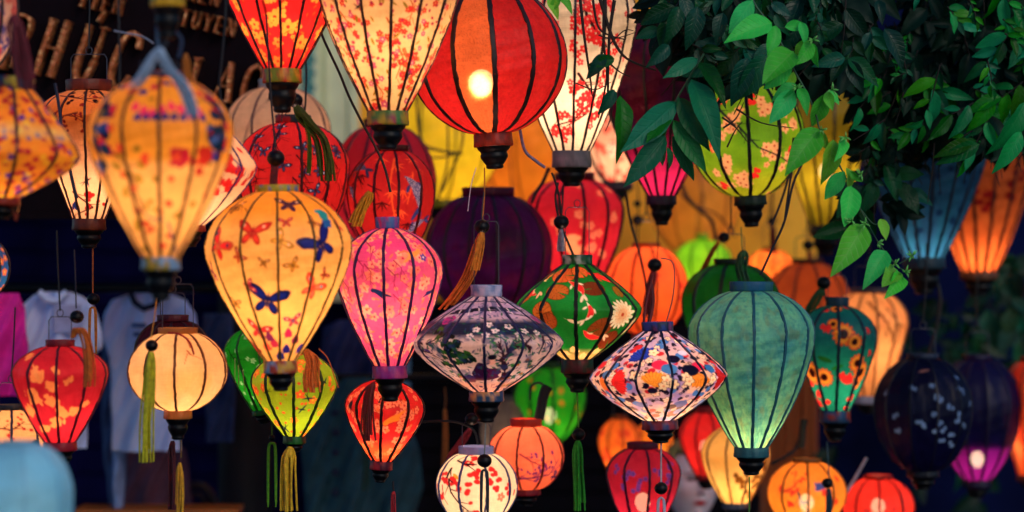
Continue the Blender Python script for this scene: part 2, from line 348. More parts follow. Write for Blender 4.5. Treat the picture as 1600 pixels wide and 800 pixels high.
def lantern(label, cx, Y, yt, ym, yb, R, rt, rb, kind, n, ph, paint, power=1., by=None, ribw=1.9, ribc=RIBC, tilt=0.,
            top=(12, '#402030'), bot=(18, '#402030'), fin=30, group=None, mat=None, dens=1.3, extras=(), bail=True, sc=.75, smooth=.17,
            cat='lantern', bulb=None, bxo=0., up=None, ringpaint=None, finr=1., name='silk_lantern', ringemb=True, col=(1, .60, .46)):
    s = KX*Y; gy, gr = profile(kind, yt, ym, yb, R, rt, rb)
    A = np.concatenate([[0], np.cumsum(np.hypot(np.diff(gy), np.diff(gr)))])
    nv = max(20, int(A[-1]/dens)); ys = np.interp(np.linspace(0, A[-1], nv), A, gy); rs = np.interp(ys, gy, gr)
    nf = max(36, int(R*3.5/dens)); th = np.concatenate([np.linspace(-1.75, 1.75, nf), np.linspace(1.75, 2*PI-1.75, 34)[1:-1]])
    th = np.sort(np.where(th > PI, th-2*PI, th))
    cl = Cloth(cx, ys, rs, th); cl.base('#ffffff'); paint(cl)
    root = empty(name, P(cx, yb, Y), label, cat, group)
    o2 = P(cx, yb, Y)
    T = Matrix.Rotation(R_(tilt), 4, 'Y')
    loc = T @ Vector((0, 0, 0))
    w = 2*PI/n; a = np.mod(th-R_(ph), w)-w/2
    ch = np.cos(w/2)/np.cos(a); f = 1-sc*(1-ch)
    rr = rs[:, None]*f[None, :]*s
    # pinch of the cloth towards the bulb between hoops: a slight unevenness
    edge = np.clip(1-np.minimum(ys-yt, yb-ys)/(.16*(yb-yt)), 0, 1)[:, None]
    rr = rr*(1+.012*edge*np.sin(th*n*5+np.sin(th*3)*2)[None, :]+.0045*np.sin(ys[:, None]*.75+4*vnoise(th[None, :]*R+0*ys[:, None], ys[:, None]+0*th[None, :], 25, 3))*np.exp(-(w/2-np.abs(a))[None, :]*R/6)+.006*np.sin(ys[:, None]*.11+th[None, :]*3)+.004*np.sin(ys[:, None]*.31+th[None, :]*7))
    V = np.stack([rr*np.sin(th), -rr*np.cos(th), np.repeat(((yb-ys)*s)[:, None], len(th), 1)], -1).reshape(-1, 3)
    me = mesh_np('shade', V, grid_faces(len(th), nv, True), True, np.clip(np.maximum(np.clip(cl.C, 0, 1)**1.2, .03*cl.C.max(2, keepdims=True)), .0015, .8).reshape(-1, 3))
    sh = link('shade', me, root, mat or fabric_mat()); sh.rotation_euler = T.to_euler()
    # ribs, one mesh shared by all
    m = 26; q = np.linspace(0, A[-1], m); qy = np.interp(q, A, gy); qr = np.interp(q, A, gr)
    V = []
    for i in range(m):
        wq = .35*math.sin(i*1.9+cx)+.25*math.sin(i*.7+cx*.3); tk = 1+.14*math.sin(i*2.7+cx*.7)
        for (dx, dr) in ((-ribw*1.15, -1.0), (ribw*1.15, -1.0), (ribw*.85, 1.5), (-ribw*.85, 1.5)):
            V.append(((dx*tk+wq)*s, -(qr[i]+dr)*s, (yb-qy[i])*s))
    F = grid_faces(4, m, True)
    rme = mesh_np('rib', V, F, False); rmat = plain('rib_lacquered_bamboo', ribc, rough=.5, nscale=80); rme.materials.append(rmat)
    for k in range(n):
        ro = link('rib', rme, root); ro.matrix_local = T @ Matrix.Rotation(R_(ph)+k*w, 4, 'Z')
    def collar(nm, r, y0, h, c, flare):
        c1 = c if isinstance(c, (tuple, list)) else (c,)
        k = 48; t = np.linspace(0, 2*PI, k, endpoint=False)
        rows = [(r*1.02, y0), (r*1.05, y0+h*.12), (r*(1.03+flare*.5), y0+h*.5), (r*(1.05+flare), y0+h*.88), (r*(1.02+flare), y0+h), (r*.92, y0+h), (r*.92, y0)]
        V, F = lathe_vf([(a_*s, (yb-b_)*s) for a_, b_ in rows], k)
        tt = np.tile(t, len(rows)); yy = np.repeat([b_ for a_, b_ in rows], k)
        C = np.tile(np.array(lin(c1[0])), (len(V), 1))
        for i, cc in enumerate(c1[1:]):
            nn = vnoise(tt*r+i*77+cx, yy, 9, 5+i); kk = np.clip((nn-.5)*6, 0, 1)[:, None]; C = C*(1-kk)+np.array(lin(cc))*kk
        o = link(nm, mesh_np(nm, V, F, True, C), root, fabric_mat(.15)); o.rotation_euler = T.to_euler()
        return o
    if top: collar('top_collar', rt, yt-top[0], top[0], top[1:] if len(top) > 2 else top[1], -.02)
    if bot: collar('bottom_collar', rb, yb, bot[0], bot[1:] if len(bot) > 2 else bot[1], .03)
    yb2 = yb+(bot[0] if bot else 0)
    if fin:
        fr = rb*finr
        pr = [(.02, yb2-5), (fr*.9, yb2-5), (fr*.9, yb2+fin*.06), (fr*.84, yb2+fin*.14), (fr*.74, yb2+fin*.22), (fr*.70, yb2+fin*.3), (fr*.75, yb2+fin*.38),
              (fr*.74, yb2+fin*.5), (fr*.60, yb2+fin*.68), (fr*.45, yb2+fin*.84), (fr*.48, yb2+fin*.88), (fr*.45, yb2+fin*.96), (fr*.34, yb2+fin), (.02, yb2+fin)]
        V, F = lathe_vf([(a_*s, (yb-b_)*s) for a_, b_ in pr], 28)
        o = link('finial', mesh_np('finial', V, F, True), root, BLACK); o.rotation_euler = T.to_euler()
    # bulb and its light
    by = by if by is not None else yb-(yb-yt)*.35
    bl = T @ Vector((bxo*s, -abs(bxo)*s, (yb-by)*s))
    if power > 0:
        ld = D.lights.new('bulb_light', 'POINT'); ld.energy = LAMP*power*14*(R*s)**2/.026; ld.color = col; ld.shadow_soft_size = .02
        ld.use_nodes = True; lt = ld.node_tree; em = lt.nodes['Emission']; fo = lt.nodes.new('ShaderNodeLightFalloff')
        fo.inputs['Strength'].default_value = 1.0; fo.inputs['Smooth'].default_value = smooth*2*(R*s)**2; lt.links.new(fo.outputs['Quadratic'], em.inputs['Strength'])
        lo = link('bulb_light', ld, root, None, bl)
        V, F = lathe_vf([(.019*math.sin(t)*(1 if t < 1.9 else .9), .024*math.cos(t)) for t in np.linspace(.05, PI-.05, 10)], 14)
        bo = link('bulb', mesh_np('bulb', V, F, True), root, bulb_mat(bulb or 6), bl)
        if bxo: bo.scale = (1.5, 1.5, 1.25)
    # wire bail and cord above
    t0 = yt-(top[0] if top else 0)
    if bail:
        bx = rt*.8; bt = t0-max(34, R*.5) if bail is True else bail
        pts = [(-bx, t0+4), (-bx, bt+6), (-bx+4, bt), (0, bt), (bx-4, bt), (bx, bt+6), (bx, t0+4)]
        mb = MB().add(tube_vf([T @ Vector((a_*s, 0, (yb-b_)*s)) for a_, b_ in pts], .75*s, 5))
        mb.add(tube_vf([T @ Vector(((5*math.sin(t))*s, 0, (yb-bt+6-6*math.cos(t))*s)) for t in np.linspace(0, 2*PI, 12)], .75*s, 5))
        link('wire_bail', mb.mesh('wire_bail'), root, WIRE)
        if up is not False:
            yu = up if up is not None else -70
            p0 = T @ Vector((0, 0, (yb-bt+9)*s)); p1 = Vector((rng.uniform(-6, 6)*s+p0.x, 0, (yb-yu)*s))
            link('hanging_cord', MB().add(tube_vf(smooth_path([p0, (p0+p1)/2+Vector((rng.uniform(-3, 3)*s, 0, 0)), p1], 4), 1.3*s, 6)).mesh('hanging_cord'), root, CORDM)
    for e in extras: extra(root, o2, Y, e)
    LANTERNS.append((label, cx, Y, gy, gr, yb, s)); return root
def extra(root, o2, Y, e, dY=0.):
    k = e[0]; Yx = Y
    if isinstance(e[-1], dict): Yx = Y+e[-1].get('dy', 0)
    s = KX*Yx; w = lambda p: P(p[0], p[1], Yx)-o2
    if k == 'bead':
        link('bead', bead_mesh(e[3]*s), root, BLACK, w((e[1], e[2])))
    elif k == 'cord':
        link('cord', MB().add(tube_vf(smooth_path([w(p) for p in e[1]], 5), e[2]*s, 6)).mesh('cord'), root, thread(e[3]))
    elif k == 'tassel':
        link('tassel', tassel_mesh([w(p) for p in e[1]], e[2]*s, seed=int(e[1][0][0])), root, thread(e[3]))
    elif k == 'loop':      # folded thread loop: two bundles side by side
        p = e[1]; mb = MB()
        x, y0, y1, hw = p; n = 7
        for j in range(n):
            o = (j-(n-1)/2)*.8
            pts = [w((x-hw+o*.3, y1-abs(o)*3)), w((x-hw+o*.5, (y0+y1)/2)), w((x-hw*.8+o*.5, y0+hw)), w((x, y0+abs(o)*.6)), w((x+hw*.8-o*.5, y0+hw)), w((x+hw-o*.5, (y0+y1)/2)), w((x+hw-o*.3, y1-abs(o)*4))]
            for q in pts: q.y += (j % 3-1)*s*1.2
            mb.add(tube_vf(smooth_path(pts, 4), e[2]*s, 5))
        link('tassel', mb.mesh('tassel'), root, thread(e[3]))

# ------------------------------------------------------------------ the lanterns
def blossoms(c, step, size, cols, mid='#b03028', p=.9, **kw):
    for col in cols: c.scatter(step, size, f_flower, p=p, col=col, mid=mid, **kw)
    return c
CREAM = '#ffe6c0'
# --- top row
def pt(c):
    c.base('#d01420').mottle('#dc2020', 30, .5, 4)
    for k in range(2): c.scatter(34, 11, f_flower, p=.7, col='#ffb050', mid='#c03a18')
    c.scatter(24, 5, f_flower, p=.6, col='#ffb850', mid='#d05020'); c.scatter(22, 4, f_leaf, p=.6, col='#b8701c'); c.band(60, 112, '#e86030', 40, .4)
lantern('red tapering lantern printed with yellow blossoms, cut by the top edge', 441, 4.95, -150, -85, 108, 112, 40, 29, 'balloon', 14, 3, pt, 1.0, by=20,
        bot=(22, '#7a8020', '#c03020', '#d09030'), fin=46, up=-250, extras=[('cord', [(441, 176), (440, 190)], 1, '#281820')])
def pt(c):
    c.base('#ffc88c')
    for k in range(16):
        x = 515+c.rg.random()*180; y = c.rg.random()*150; c.branch([(x, y), (x+10, y+18), (x+5, y+40)], 1.3, '#c06838', 3, f_flower, 4.5, col='#d83a28', mid='#ff9060')
    c.scatter(28, 5.5, f_flower, p=.55, col='#d8402c', mid='#ffb070'); c.scatter(17, 2.8, f_dot, p=.6, col='#b43c58'); c.scatter(18, 5, f_leaf, p=.75, col='#9a8428')
    c.scatter(26, 5.5, f_flower, p=.6, col='#c86080', mid='#ffe0a0'); c.put(640, 121, 11, f_swallow, 2.8); c.put(565, 20, 8, f_swallow, .6)
lantern('tall cream lantern with small red blossoms and a tapering foot, cut by the top edge', 606, 4.9, -150, -65, 174, 124, 44, 31, 'balloon', 14, 6, pt, 1.05, by=60,
        bot=(22, '#b8942c', '#a03848', '#4a7a38'), fin=38, up=-250, ribw=2.2, ribc='#3a1c10')
def pt(c):
    c.base('#c82c20').mottle('#d44430', 26, .5, 3).mottle('#a01c14', 5, .4, 9)
    c.panel(-26, 4, '#f08850', 1.0); k = ((c.th > R_(-26)) & (c.th < R_(4)))  # lighter orange panel paints in the bulb light passing through the cloth
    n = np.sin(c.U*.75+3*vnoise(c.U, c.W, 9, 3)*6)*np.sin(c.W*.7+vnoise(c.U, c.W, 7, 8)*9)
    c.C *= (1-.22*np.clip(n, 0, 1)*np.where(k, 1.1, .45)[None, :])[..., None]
lantern('large round red lantern with its bulb in view and its glow painted on a brocade panel', 770, 5.2, -22, 95, 208, 123, 34, 29, 'globe', 12, 4.5, pt, 1.1, by=130, bxo=-13, ribw=3.6, ribc='#200808',
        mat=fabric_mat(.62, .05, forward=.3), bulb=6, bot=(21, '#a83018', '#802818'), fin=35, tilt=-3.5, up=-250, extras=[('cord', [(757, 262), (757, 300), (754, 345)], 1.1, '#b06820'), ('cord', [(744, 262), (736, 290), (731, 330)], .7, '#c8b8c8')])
def pt(c):
    c.base('#ffe2c4')
    for (p, w) in (([(905, -20), (915, 40), (950, 80), (935, 120)], 3), ([(900, 120), (925, 150), (915, 180), (885, 200)], 2.2), ([(860, 200), (900, 190), (930, 150)], 1.5)):
        c.branch(p, w, '#401820', 4, f_flower, 7, col='#e02838', mid='#ffd0b0')
    for (x, y) in ((910, 10), (925, 30), (905, 50), (930, 62), (948, 85), (900, 85), (918, 150), (926, 165), (905, 40), (945, 20)):
        for q in range(4): c.put(x+c.rg.uniform(-12, 12), y+c.rg.uniform(-12, 12), 7, f_flower, col='#e83040', mid='#ffc0a0')
    c.scatter(34, 5, f_flower, p=.6, col='#e05058', mid='#ffe0c0')
lantern('tall cream lantern with a plum branch in red bloom beside the large round red one', 893, 5.6, -60, 28, 236, 102, 36, 29, 'balloon', 13, 2, pt, 1.35, by=150, ribw=1.9, ribc='#20141c',
        bot=(26, '#707078', '#90848c'), fin=29, up=-250, extras=[('cord', [(880, 290), (879, 320), (877, 338)], 1.4, '#282028')])
def pt(c):
    c.base('#84184c').mottle('#501060', 40, .8, 6); c.band(215, 320, '#d83078', 40, .7)  # pink bulb glow at the foot painted into the cloth
lantern('deep plum lantern behind the leafy branch, its pink foot glow painted in', 1034, 5.9, 30, 110, 306, 100, 34, 22, 'balloon', 13, 8, pt, .32, by=272, smooth=.06,
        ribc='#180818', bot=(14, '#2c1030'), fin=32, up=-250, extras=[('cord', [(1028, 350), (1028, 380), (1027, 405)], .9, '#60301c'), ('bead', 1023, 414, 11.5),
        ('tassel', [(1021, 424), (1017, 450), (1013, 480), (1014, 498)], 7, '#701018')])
def pt(c):
    c.base('#70a81c').mottle('#98c028', 40, .5, 4).band(270, 330, '#d0c838', 30, .5)
    for (x, y) in ((1140, 195), (1205, 245), (1240, 195), (1118, 260), (1150, 282), (1195, 170), (1232, 255), (1112, 205), (1240, 160)):
        for q in range(7): c.put(x+c.rg.uniform(-15, 15), y+c.rg.uniform(-12, 12), 8.5, f_flower, c.rg.uniform(-3, 3), col='#f8b888', mid='#b04030')
    for (x, y) in ((1105, 228), (1130, 287), (1128, 160), (1237, 245), (1175, 160), (1215, 175), (1244, 260), (1170, 275), (1240, 285)):
        for q in range(3): c.put(x+c.rg.uniform(-8, 8), y+c.rg.uniform(-6, 6), 7, f_blob, col='#e82818')
    c.branch([(1110, 160), (1150, 200), (1180, 235), (1240, 260)], 2, '#202038', 3); c.scatter(40, 7, f_flower, p=.5, col='#f8b080', mid='#c03020')
lantern('round lime green lantern with pink flower bunches under the hanging leaves', 1172, 5.75, 122, 212, 306, 90, 26, 24, 'globe', 11, -4, pt, .95, by=225, ribw=2.6, ribc='#101018', tilt=-3,
        bot=(15, '#10241c', '#1c3020'), fin=34, up=-250, extras=[('cord', [(1158, 355), (1159, 380), (1161, 402)], .9, '#608040'), ('tassel', [(1162, 392), (1160, 405), (1158, 420), (1165, 445)], 8, '#184820')])
def pt(c): c.base('#b8b018').mottle('#d8c020', 30, .5, 2).band(130, 250, '#908018', 60, .6)  # upper cloth painted darker, away from the bulb light
lantern('olive yellow tapering lantern half hidden behind the bright vine', 1290, 6.9, 120, 200, 352, 66, 22, 23, 'balloon', 12, 5, pt, .8, by=268, smooth=.12, bulb=7, mat=fabric_mat(.6, .06),
        bot=(13, '#182418'), fin=34, finr=1.1, up=-250, dens=2.2)
def pt(c):
    c.base('#2c5c80').mottle('#286c88', 40, .6, 3); c.scatter(24, 6, f_flower, p=.5, col='#183860', mid='#204060')
lantern('dusty blue tapering lantern under the dark foliage', 1444, 6.6, 110, 205, 402, 104, 36, 31, 'balloon', 15, 0, pt, .55, by=385, smooth=.01, ribw=2.4, ribc='#101c30',
        bot=(18, '#143040'), fin=40, up=-250, dens=2.2)
def pt(c):
    c.base('#c06c38').mottle('#c87840', 30, .5, 3)
    for (x, y) in ((1510, 285), (1530, 300), (1560, 290), (1580, 275), (1525, 320), (1590, 300), (1510, 300), (1570, 310)):
        for q in range(3): c.put(x+c.rg.uniform(-9, 9), y+c.rg.uniform(-9, 9), 7, f_dot, col='#901010')
lantern('orange lantern with crimson petals at the right edge below the foliage', 1530, 7.15, 130, 215, 424, 94, 34, 28, 'balloon', 15, 7, pt, .7, by=398, smooth=.012, ribw=2.4, ribc='#401408', tilt=0,
        bot=(13, '#5c3418'), fin=26, up=-250, dens=2.)
# --- left, near the camera
def pt(c):
    c.base('#fcbc70').band(110, 255, '#f4ac3c', 14, .9)  # upper orange band paints in the fall-off of the bulb light
    for (x, y) in ((175, 170), (165, 215), (345, 175), (352, 215), (335, 150), (350, 235), (170, 250)):
        for q in range(9): c.put(x+c.rg.uniform(-12, 12), y+c.rg.uniform(-16, 16), 13, f_blob, col=['#101c44', '#c82850', '#2450a0', '#143c5c', '#4c70b0'][q % 5])
    for x in range(225, 335, 14): c.put(x, 178+6*math.sin(x), 11, f_blob, col='#e84878'); c.put(x+6, 188, 9, f_blob, col='#2c3c90')
    for x in range(200, 350, 17): c.put(x, 142+8*math.sin(x*.3), 10, f_blob, col=['#283c90', '#c84058'][x % 2])
    c.put(293, 248, 20, f_blob, col='#c01848'); c.put(330, 245, 20, f_blob, col='#c84030'); c.put(320, 270, 10, f_blob, col='#c03030')
    c.branch([(185, 240), (215, 262), (225, 300), (235, 340), (225, 370)], 1.8, '#604828', 4, f_blob, 6, col='#a89030'); c.branch([(290, 400), (262, 345), (240, 340)], 1.6, '#303c70', 3, f_blob, 6, col='#c05838')
    c.scatter(46, 9, f_blob, p=.5, col='#e06040'); c.scatter(50, 7, f_blob, p=.5, col='#9c8430')
lantern('largest orange lantern with blue and pink florals, blurred close to the camera', 251, 4.05, 122, 208, 402, 113, 34, 29, 'balloon', 12, 7, pt, .9, by=290, ribw=2.4, ribc='#301410',
        top=(10, '#203050', '#c05020'), bot=(20, '#8a7a18', '#c89030', '#80a0c0'), fin=46, up=110, bail=95, dens=1.8,
        extras=[('tassel', [(248, 76), (235, 96), (222, 118), (205, 142)], 8, '#98aec8', {'dy': -.1}), ('tassel', [(250, 76), (262, 105), (285, 132), (300, 165), (303, 186)], 9, '#98aec8', {'dy': -.17}),
                ('tassel', [(290, 85), (292, 105), (296, 128), (305, 150)], 7, '#a86010', {'dy': .12}), ('cord', [(222, 95), (212, 130), (205, 150)], 2, '#101830')])
def pt(c):
    c.base('#a8101c').mottle('#d0a020', 10, .8, 2)
lantern('yellow footed lantern cut by the top edge above the largest orange one', 262, 4.1, -230, -150, -16, 90, 30, 26, 'balloon', 12, 0, pt, .5,
        bot=(27, '#b89010', '#c8a020'), fin=50, up=-350, dens=3, extras=[('cord', [(262, 60), (258, 70), (250, 84)], 4.5, '#101424'), ('cord', [(275, 50), (284, 64), (279, 90)], 3, '#182c4c'), ('cord', [(246, 40), (246, 60), (249, 80)], 3, '#2c4c6c')])
def pt(c):
    c.base('#d08c20').mottle('#c09c28', 24, .6, 2); c.scatter(17, 7, f_blob, p=.7, col='#a02c40'); c.scatter(22, 7, f_blob, p=.6, col='#5c3c90'); c.scatter(30, 6, f_blob, p=.4, col='#d0b840')
    c.band(195, 215, '#c8d0a0', 14, .4)
lantern('wide orange lantern with purple sprigs, cut by the left edge', 4, 4.3, 138, 238, 308, 118, 36, 26, 'diamond', 11, 20, pt, .8, by=262, ribc='#381c28', ribw=2.4, top=(18, '#203858', '#c8b030', '#a03048'),
        bot=(12, '#802818'), fin=22, tilt=4, up=False, bail=False, dens=2,
        extras=[('tassel', [(22, 25), (28, 55), (35, 95), (42, 150)], 13, '#600c20', {'dy': -.14}), ('cord', [(22, 330), (25, 345), (27, 333)], 1.5, '#803018')])
def pt(c):
    c.base('#d8b0a0').mottle('#2c3c90', 16, .9, 3, .45, .6).mottle('#d04848', 20, .7, 8, .55, .7)
lantern('pale lantern with blue brush marks at the top left corner', -32, 4.6, -60, 10, 110, 62, 20, 18, 'globe', 10, 10, pt, .25, bot=(10, '#301828'), fin=18, up=-250, dens=2.5)
def pt(c): c.base('#3060a0').mottle('#2078b0', 20, .5, 3); c.scatter(15, 6, f_flower, p=.9, col='#e08050', mid='#f0c090')
lantern('small blue lantern with orange flowers peeping in at the left edge', -22, 4.9, 375, 418, 462, 38, 12, 12, 'globe', 10, 10, pt, .4, bot=(8, '#202848'), fin=16, up=350, dens=1.8)
def pt(c):
    c.base('#fcc498').band(130, 230, '#f08828', 90, .9)  # deeper orange top paints in the weaker bulb light there
    c.branch([(95, 210), (115, 185), (135, 180)], 1.6, '#601818', 5, f_dot, 3, col='#901c18'); c.branch([(120, 300), (150, 325), (125, 335)], 1.6, '#502020', 3, f_dot, 4, col='#b02c20')
    c.branch([(95, 150), (140, 160), (170, 155)], 1.6, '#501010', 4, f_dot, 4, col='#301018'); c.put(145, 283, 11, f_swallow, -.6); c.scatter(40, 5, f_blob, p=.5, col='#a83820')
    c.put(122, 322, 9, f_blob, col='#28346c'); c.put(108, 330, 8, f_blob, col='#802028')
lantern('orange lantern with a swallow behind the largest one, before the gold lettering', 139, 5.3, 143, 185, 342, 80, 35, 25, (2, 1.3, 1.1, 1.), 13, 5, pt, 1.0, by=285, smooth=.25, ribw=1.8, ribc='#40180c',
        top=(18, '#7c2c14', '#601c10'), bot=(18, '#60240c', '#401008'), fin=28, up=-250,
        extras=[('cord', [(145, 385), (145, 420), (145, 458)], 1.3, '#a05018'), ('bead', 146, 467, 10), ('loop', (145, 480, 556, 5), 1.1, '#c87820')])
def pt(c):
    c.base('#f8c8a0'); 
    for (x, y) in ((350, 280), (370, 262), (385, 268), (360, 292), (340, 300), (382, 285)):
        for q in range(3): c.put(x+c.rg.uniform(-8, 8), y+c.rg.uniform(-8, 8), 10, f_blob, col='#d83028')
    c.branch([(330, 250), (370, 245), (390, 270), (365, 300)], 1.8, '#303c80', 3); c.scatter(30, 9, f_blob, p=.4, col='#d03828')
lantern('pale peach diamond lantern with red marks tucked behind the largest orange one', 296, 4.85, 175, 262, 352, 105, 30, 24, 'diamond', 11, 24, pt, .8, by=300, ribc='#30306c', ribw=1.4, bot=(10, '#802818'), fin=24, up=False, bail=False, dens=1.8)
# --- middle band, behind
def pt(c): c.base('#f0c8a8').mottle('#e0b090', 60, .5, 3)
lantern('unprinted cream round lantern, unlit, before the pale shutter', 433, 6.1, 138, 205, 285, 83, 28, 26, 'globe', 12, 8, pt, .22, ribw=1.6, ribc='#60403c', top=(14, '#a8a8a8'), bot=(12, '#604038'), fin=24, up=-250, dens=2.2)
def pt(c):
    c.base('#c01420').mottle('#cc1c24', 40, .5, 2)
    for q in range(9): x = 385+c.rg.random()*150; y = 200+c.rg.random()*100; c.branch([(x, y), (x+15, y+18), (x+8, y+40), (x+20, y+55)], 1.2, '#380c1c', 4)
    for (x, y, r) in ((405, 218, .2), (440, 200, .6), (480, 235, -.5), (450, 262, .5), (505, 270, .9), (530, 240, 1.3), (418, 240, 0), (520, 205, .4), (500, 300, -.6)):
        c.put(x, y, 12, f_butter, r, a='#3c5888', b='#101428', spot='#c0c8d8')
    c.scatter(44, 10, f_butter, p=.6, a='#48507c', b='#101428')
lantern('scarlet lantern with blue butterflies and fine branches', 458, 5.6, 193, 258, 378, 88, 27, 26, 'globe', 12, 14, pt, .95, by=275, ribc='#480c18', top=(13, '#102c38', '#b01818'), bot=(10, '#801018'), fin=14, up=False, bail=False,
        extras=[('bead', 461, 157, 12.5), ('cord', [(470, 60), (478, 100), (478, 140), (474, 180), (452, 205), (425, 215)], 1.7, '#12121c'), ('cord', [(452, 168), (445, 180)], 1, '#12121c'), ('cord', [(468, 168), (474, 184)], 1, '#12121c'),
                ('tassel', [(464, 168), (480, 190), (503, 215), (512, 250), (514, 290)], 12, '#4c6410', {'dy': -.22}), ('tassel', [(474, 180), (483, 215), (484, 250), (482, 275)], 3.5, '#508010', {'dy': -.22})])
def pt(c): c.base('#b80c44').mottle('#c81848', 50, .6, 3)
lantern('unprinted crimson round lantern behind the bamboo printed one', 600, 6.3, 199, 285, 385, 81, 31, 28, 'globe', 12, 9, pt, .6, ribw=2.2, ribc='#48081c', top=(13, '#58081c'), bot=(12, '#480818'), fin=20, up=-250, dens=2.2)
def pt(c):
    c.base('#b80c24').mottle('#cc1428', 40, .5, 5)
    c.branch([(620, 245), (612, 290), (618, 330), (622, 370)], 2.0, '#e86820', 2); c.branch([(645, 240), (652, 270), (640, 320)], 1.8, '#e86820', 3)
    for (x, y) in ((622, 260), (633, 300), (615, 300), (655, 300), (645, 250), (630, 330), (600, 250)): c.put(x, y, 13, f_bamboo, c.rg.uniform(-.6, .6), a='#f07020')
    c.put(657, 305, 34, f_fish, 1.25, a='#3c4c88', b='#1c2448', scales='#c8c0d0'); c.put(565, 262, 28, f_fish, .1, a='#303c60', b='#1c2448', scales='#7c7c98'); c.put(655, 350, 26, f_fish, -.6, a='#3c4c88', scales='#c0b8d0')
    c.put(552, 305, 24, f_fish, .9, a='#303c60', scales='#807c98')
    for (x, y) in ((553, 287), (568, 275), (560, 320), (600, 318), (640, 350)): c.put(x, y, 13, f_star, .3, a='#180c1c')
    c.branch([(548, 268), (575, 290), (600, 300)], 1.3, '#180c1c', 2)
lantern('bright red lantern printed with orange bamboo and dark carp', 612, 5.65, 237, 300, 400, 69, 26, 24, (2, 1.35, 1.8, 1.3), 11, 12, pt, .95, by=320, ribc='#500c14', top=(10, '#500818'), bot=(8, '#600c18'), fin=14, up=False, bail=False,
        extras=[('cord', [(607, 238), (602, 260), (590, 288)], 1.1, '#a06018'), ('bead', 588, 297, 12), ('tassel', [(577, 301), (568, 318), (560, 336), (553, 358)], 10, '#c89010', {'dy': -.3}), ('cord', [(612, 280), (622, 310), (622, 345)], 1.6, '#181018')])
def pt(c): c.base('#d8cc10').mottle('#e8d020', 50, .6, 3)
lantern('large lime yellow lantern behind the large round red one', 690, 7.6, 118, 210, 312, 96, 32, 30, 'globe', 11, 15, pt, .8, ribw=1.5, ribc='#6c7410', top=(12, '#808018'), bot=(12, '#707010'), fin=24, up=-250, dens=3)
def pt(c): c.base('#5c1868').mottle('#401444', 50, .8, 3).mottle('#801c54', 26, .5, 7)
lantern('dark purple round lantern, hardly lit, behind the hanging orange tassel', 763, 6.2, 307, 392, 490, 99, 40, 34, 'globe', 14, 9, pt, .2, ribw=2.4, ribc='#200820', top=(14, '#500c34'), bot=(12, '#300c28'), fin=24, up=180, bail=False, dens=2)
def pt(c):
    c.base('#cc1048').mottle('#d81c44', 50, .5, 3)
    for (x, y) in ((870, 355), (885, 375), (905, 345), (920, 385), (940, 395), (900, 395), (930, 360), (945, 300), (900, 290), (960, 340)):
        for q in range(3): c.put(x+c.rg.uniform(-9, 9), y+c.rg.uniform(-9, 9), 7, f_flower, col='#f89878', mid='#e03030')
    c.put(890, 385, 22, f_blob, col='#f8b080')
lantern('red pear shaped lantern with faded peach blossoms', 898, 6.3, 282, 330, 455, 78, 30, 30, (2, 1.5, 1.7, 1.1), 12, 10, pt, .95, by=372, ribw=2.2, ribc='#48081c', top=(12, '#700c20'), bot=(12, '#801018'), fin=20, up=-250, dens=2)
def pt(c):
    c.base('#ffd0b0'); 
    for k in range(2): c.scatter(20, 6, f_flower, p=.7, col='#e85048', mid='#ffc0a0')
lantern('blurred peach lantern with red flowers beyond the plum one', 958, 7.3, 140, 205, 285, 78, 28, 30, 'diamond', 12, 4, pt, .95, bulb=7, mat=fabric_mat(.6, .05), ribw=1.4, ribc='#a85040', bot=(12, '#302838'), fin=20, up=-250, dens=2.5)
def pt(c): c.base('#f87830').mottle('#ff8c40', 50, .6, 3); c.scatter(40, 7, f_flower, p=.4, y0=430, col='#d03018', mid='#c02818')
lantern('plain tangerine round lantern behind the crimson tassel', 1010, 6.55, 386, 448, 520, 64, 22, 22, 'globe', 10, 12, pt, 1.0, by=430, ribw=1.6, ribc='#c03c10', top=(7, '#c05820'), bot=(8, '#a03c10'), fin=14, up=-250, dens=2.2)
def pt(c): c.base('#1c7c28').mottle('#105c20', 30, .8, 3)
lantern('dark green lantern just behind the big teal one', 1142, 6.1, 414, 470, 560, 76, 26, 24, 'globe', 10, 18, pt, .4, ribw=3, ribc='#08200c', top=(10, '#102414'), bot=(10, '#102414'), fin=14, up=-250, dens=2.2,
        extras=[('bead', 1131, 371, 9), ('tassel', [(1122, 378), (1112, 395), (1096, 425), (1083, 450)], 4, '#a84010')])
def pt(c): c.base('#88d018').mottle('#b0e030', 20, .5, 3)
lantern('far lime lantern against the yellow wall', 1097, 7.9, 375, 405, 460, 45, 10, 14, 'globe', 9, 12, pt, 1.2, ribw=1.4, ribc='#489010', top=(10, '#78c020'), bot=(6, '#489010'), fin=12, up=300, dens=3)
def pt(c): c.base('#ff9848').mottle('#f87030', 16, .6, 3)
lantern('small far orange lantern against the yellow wall', 1203, 7.9, 392, 412, 436, 34, 12, 12, 'globe', 9, 5, pt, 1.4, ribw=1.2, ribc='#d05010', top=(6, '#a03010'), bot=(5, '#a03010'), fin=8, up=300, dens=3)
def pt(c): c.base('#c86c18').mottle('#d88428', 50, .5, 3)
lantern('brown orange round lantern behind the sunflower one', 1262, 7.2, 412, 480, 560, 68, 24, 24, 'globe', 10, 10, pt, .55, ribw=1.8, ribc='#703410', top=(8, '#4c2010'), bot=(9, '#4c2010'), fin=14, up=-250, dens=3)
def pt(c): c.base('#e8a030').mottle('#f0b040', 60, .5, 3)
lantern('very large amber lantern dim against the yellow wall, behind the red pear shaped one', 842, 8.0, 120, 225, 345, 98, 34, 30, 'globe', 10, 14, pt, .5, ribw=1.3, ribc='#8c5c14', top=(10, '#806018'), bot=(12, '#705010'), fin=20, up=-250, dens=3)
